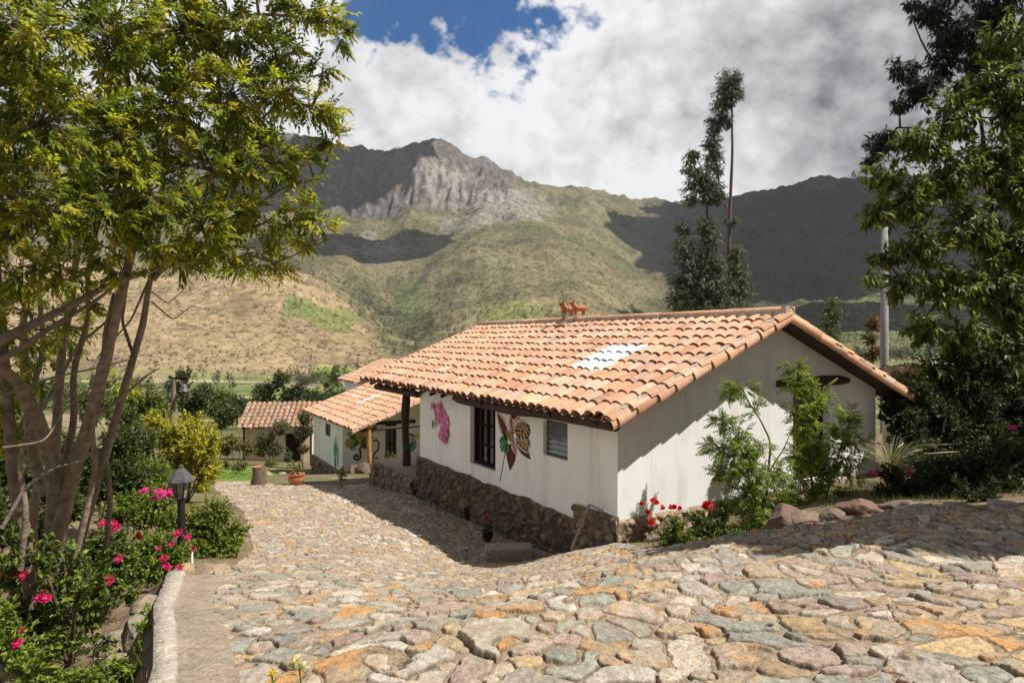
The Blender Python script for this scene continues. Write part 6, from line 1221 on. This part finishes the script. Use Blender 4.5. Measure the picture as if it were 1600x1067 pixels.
# cut log and stones at the lawn corner
q = GP(404, 758); st_ = thing('tree_stump', 'upright cut log with pale end at the lawn corner, left of the clay pot', 'stump', tuple(q)); m = MB(); m.tube([(0, 0, 0), (.03, 0, .35), (0, 0, .55)], [.22, .18, .17], 14, BK, rough=.08, cap=False); m.build('bark', M['bark'], st_, smooth=True)
m = MB(); m.lathe((0, 0, .545), [(.17, 0), (.0, .02)], 14); m.build('cut_top', M['pinelog'], st_)
def boulder(px, Y, r, label, col, zoff=0., seed=0, group=None, flat=None):
    g = GPp(px, Y); m = MB(); m.rock((0, 0, 0), r, seed, np.array(col) * .8)
    tag(m.build('boulder', M['stone'], smooth=True, loc=(g[0], g[1], g[2] + zoff), rotz=seed * 1.3), label, 'stone', group)
BG = 'stones edging the garden beds'; dkc = (.20, .13, .10)
for i, a in enumerate([(1228, 8.55, (.26, .30, .30), 'dark upright edging stone at the left end of the shaded bed', dkc, -.02), (1262, 8.45, (.28, .2, .14), 'flat brown edging stone second from the left end of the bed', (.26, .19, .14), .0), (1300, 8.35, (.22, .18, .12), 'small brown edging stone third from the left end of the bed', (.22, .17, .12), 0),
                       (1350, 8.3, (.34, .2, .15), 'long reddish brown edging stone in the middle of the bed', (.25, .14, .11), .0), (1408, 8.2, (.26, .2, .13), 'dark edging stone just behind the pale one', (.2, .15, .12), 0), (1432, 7.6, (.27, .2, .16), 'pale rounded boulder at the edge of the cobbles before the bed', (.50, .46, .42), .0),
                       (1500, 7.7, (.25, .16, .10), 'grey edging stone right of the pale boulder', (.30, .25, .20), 0), (1570, 7.5, (.30, .2, .14), 'pinkish edging stone near the right edge of the view', (.40, .30, .27), 0), (1475, 10.9, (.26, .14, .13), 'sunlit flat stone among dry grass on the bed', (.5, .42, .32), .05), (1440, 11.1, (.2, .13, .12), 'small sunlit stone on the bed, left of the flat one', (.5, .42, .32), .05),
                       (1530, 10.8, (.3, .16, .14), 'sunlit stone on the bed below the pink flower', (.46, .36, .26), .05), (318, 7.2, (.16, .13, .10), 'brown stone at the far end of the kerb, by the white stake', (.34, .25, .17), .02), (290, 7.15, (.14, .12, .09), 'small ochre stone tucked against the kerb end', (.42, .30, .18), .03), (342, 7.25, (.13, .1, .08), 'ochre stone on the outer corner of the kerb end', (.42, .32, .2), .02),
                       (190, 5.2, (.22, .15, .14), 'large brown rock on the bank left of the kerb', (.34, .27, .20), .03), (215, 4.9, (.16, .12, .12), 'grey brown rock leaning on the kerb side', (.30, .25, .19), .05), (180, 4.7, (.14, .1, .08), 'small rock on the bank below the large brown one', (.36, .30, .22), .02), (235, 5.6, (.16, .12, .12), 'rock against the kerb near the big brown rock', (.32, .25, .18), .04),
                       (418, 24.5, (.22, .15, .13), 'pale stone at the foot of the cut log', (.42, .34, .25), .02), (440, 25, (.2, .15, .12), 'grey stone between cut log and clay pot', (.36, .31, .24), .02), (570, 24.3, (.5, .3, .3), 'square dark stone block under the vine mural', (.16, .11, .08), .1), (553, 26.5, (.45, .35, .32), 'dark boulder at the corner of the smaller white house', (.15, .11, .08), .12),
                       (300, 19, (.5, .3, .3), 'pale sandy rock left of the far path end', (.5, .43, .33), .1)]):
    boulder(a[0], a[1], a[2], a[3], a[4], a[5], seed=i + 1, group=BG, flat=None)
# sapling by the second house
q = GP(532, 762); plant('sapling', 'young sapling with pale stem and a few light leaves beside the smaller house', 'plant', q, [([(533, 764, q[1]), (531, 750, q[1]), (528, 742, q[1])], .03, .012)], [(533, 737, q[1], 5, 6), (536, 745, q[1], 4, 5)], 'ovate', .14, .07, [(.22, .28, .04)], bark=(.4, .34, .2), per=5)
# pale flowers at the bottom edge
def stalk(px, py, Y, me, r, label):
    q = P(px, py, Y); g = GZ(q[0], q[1]); t = thing('tall_flower', label, 'flower', (q[0], q[1], g)); m = MB(); h = q[2] - g; m.tube([(0, 0, 0), (.01, 0, h * .6), (0, 0, h)], .0035, 6, (.12, .2, .03)); m.build('stem', M['leaf_dull'], t)
    for k in range(6):
        o = bpy.data.objects.new('bloom', me); COL.objects.link(o); o.parent = t; o.location = (rng.normal() * r * .5, rng.normal() * r * .5, h + rng.normal() * r * .5); o.scale = (r * .75,) * 3; o.rotation_euler = (R(60) * rng.normal() * .6, R(50) * rng.normal() * .6, rng.uniform(0, 6))
    ml = MB(); n = 10; leaves(ml, np.stack([0 * np.arange(n), 0 * np.arange(n), np.linspace(.02, h * .8, n)], 1), np.stack([rng.normal(size=n), rng.normal(size=n), .6 + 0 * np.arange(n)], 1), np.tile((0, 0, 1.), (n, 1)), .05, .012, pal(GB, n)); ml.build('leaves', M['leaf'], t)
stalk(467, 1036, 2.75, YEL, .026, 'pale cream yellow flower on a thin stem at the bottom edge'); stalk(425, 1056, 2.75, flower_mesh(6, (.75, .62, .04), (.5, .4, .02), 2, 1), .014, 'small bright yellow flower at the bottom edge, left of the cream one')
# garden wall behind the hedge
gw = thing('garden_wall', 'old earth wall with a dark tiled coping behind the hedge on the right', 'wall', (P(1385, 0, 16)[0], 16., -3.), R(-4)); m = MB(); m.box((5, 0, 1.0), (10, .4, 2.3)); m.build('wall', M['plaster_warm'], gw)
m = MB()
for i in range(36): tile(m, np.array([i * .28, -.02, 2.28]), np.array([1., 0, 0]), nrm((0, -1, -.35)), nrm((0, -.35, 1)), .42, .11, .13, .8, tilecol() * .7, na=6); tile(m, np.array([i * .28, .02, 2.28]), np.array([1., 0, 0]), nrm((0, 1, -.35)), nrm((0, .35, 1)), .42, .11, .13, .8, tilecol() * .7, na=6)
m.build('coping', M['tile'], gw)


# ------------------------------------------------------------------ the air: thin haze round the whole scene
def haze():
    m = MB(); x0, x1, y0, y1, z0, z1 = -9000, 13500, -60, 5600, float(TZ.min()) - 40, 1420; v = [(x, y, z) for x in (x0, x1) for y in (y0, y1) for z in (z0, z1)]
    m.add(v, [[0, 1, 3, 2], [4, 6, 7, 5], [0, 4, 5, 1], [2, 3, 7, 6], [0, 2, 6, 4], [1, 5, 7, 3]])
    mt = bpy.data.materials.new('air'); mt.use_nodes = True; n = mt.node_tree; n.nodes.clear(); o = n.nodes.new('ShaderNodeOutputMaterial'); p = n.nodes.new('ShaderNodeVolumePrincipled')
    p.inputs['Color'].default_value = (.80, .86, .95, 1); p.inputs['Density'].default_value = 5e-5; p.inputs['Anisotropy'].default_value = 0; n.links.new(p.outputs[0], o.inputs['Volume'])
    tag(m.build('haze', mt), 'thin haze in the valley air', 'haze', kind='stuff')
haze()
print('terrain z', TZ.min(), TZ.max())
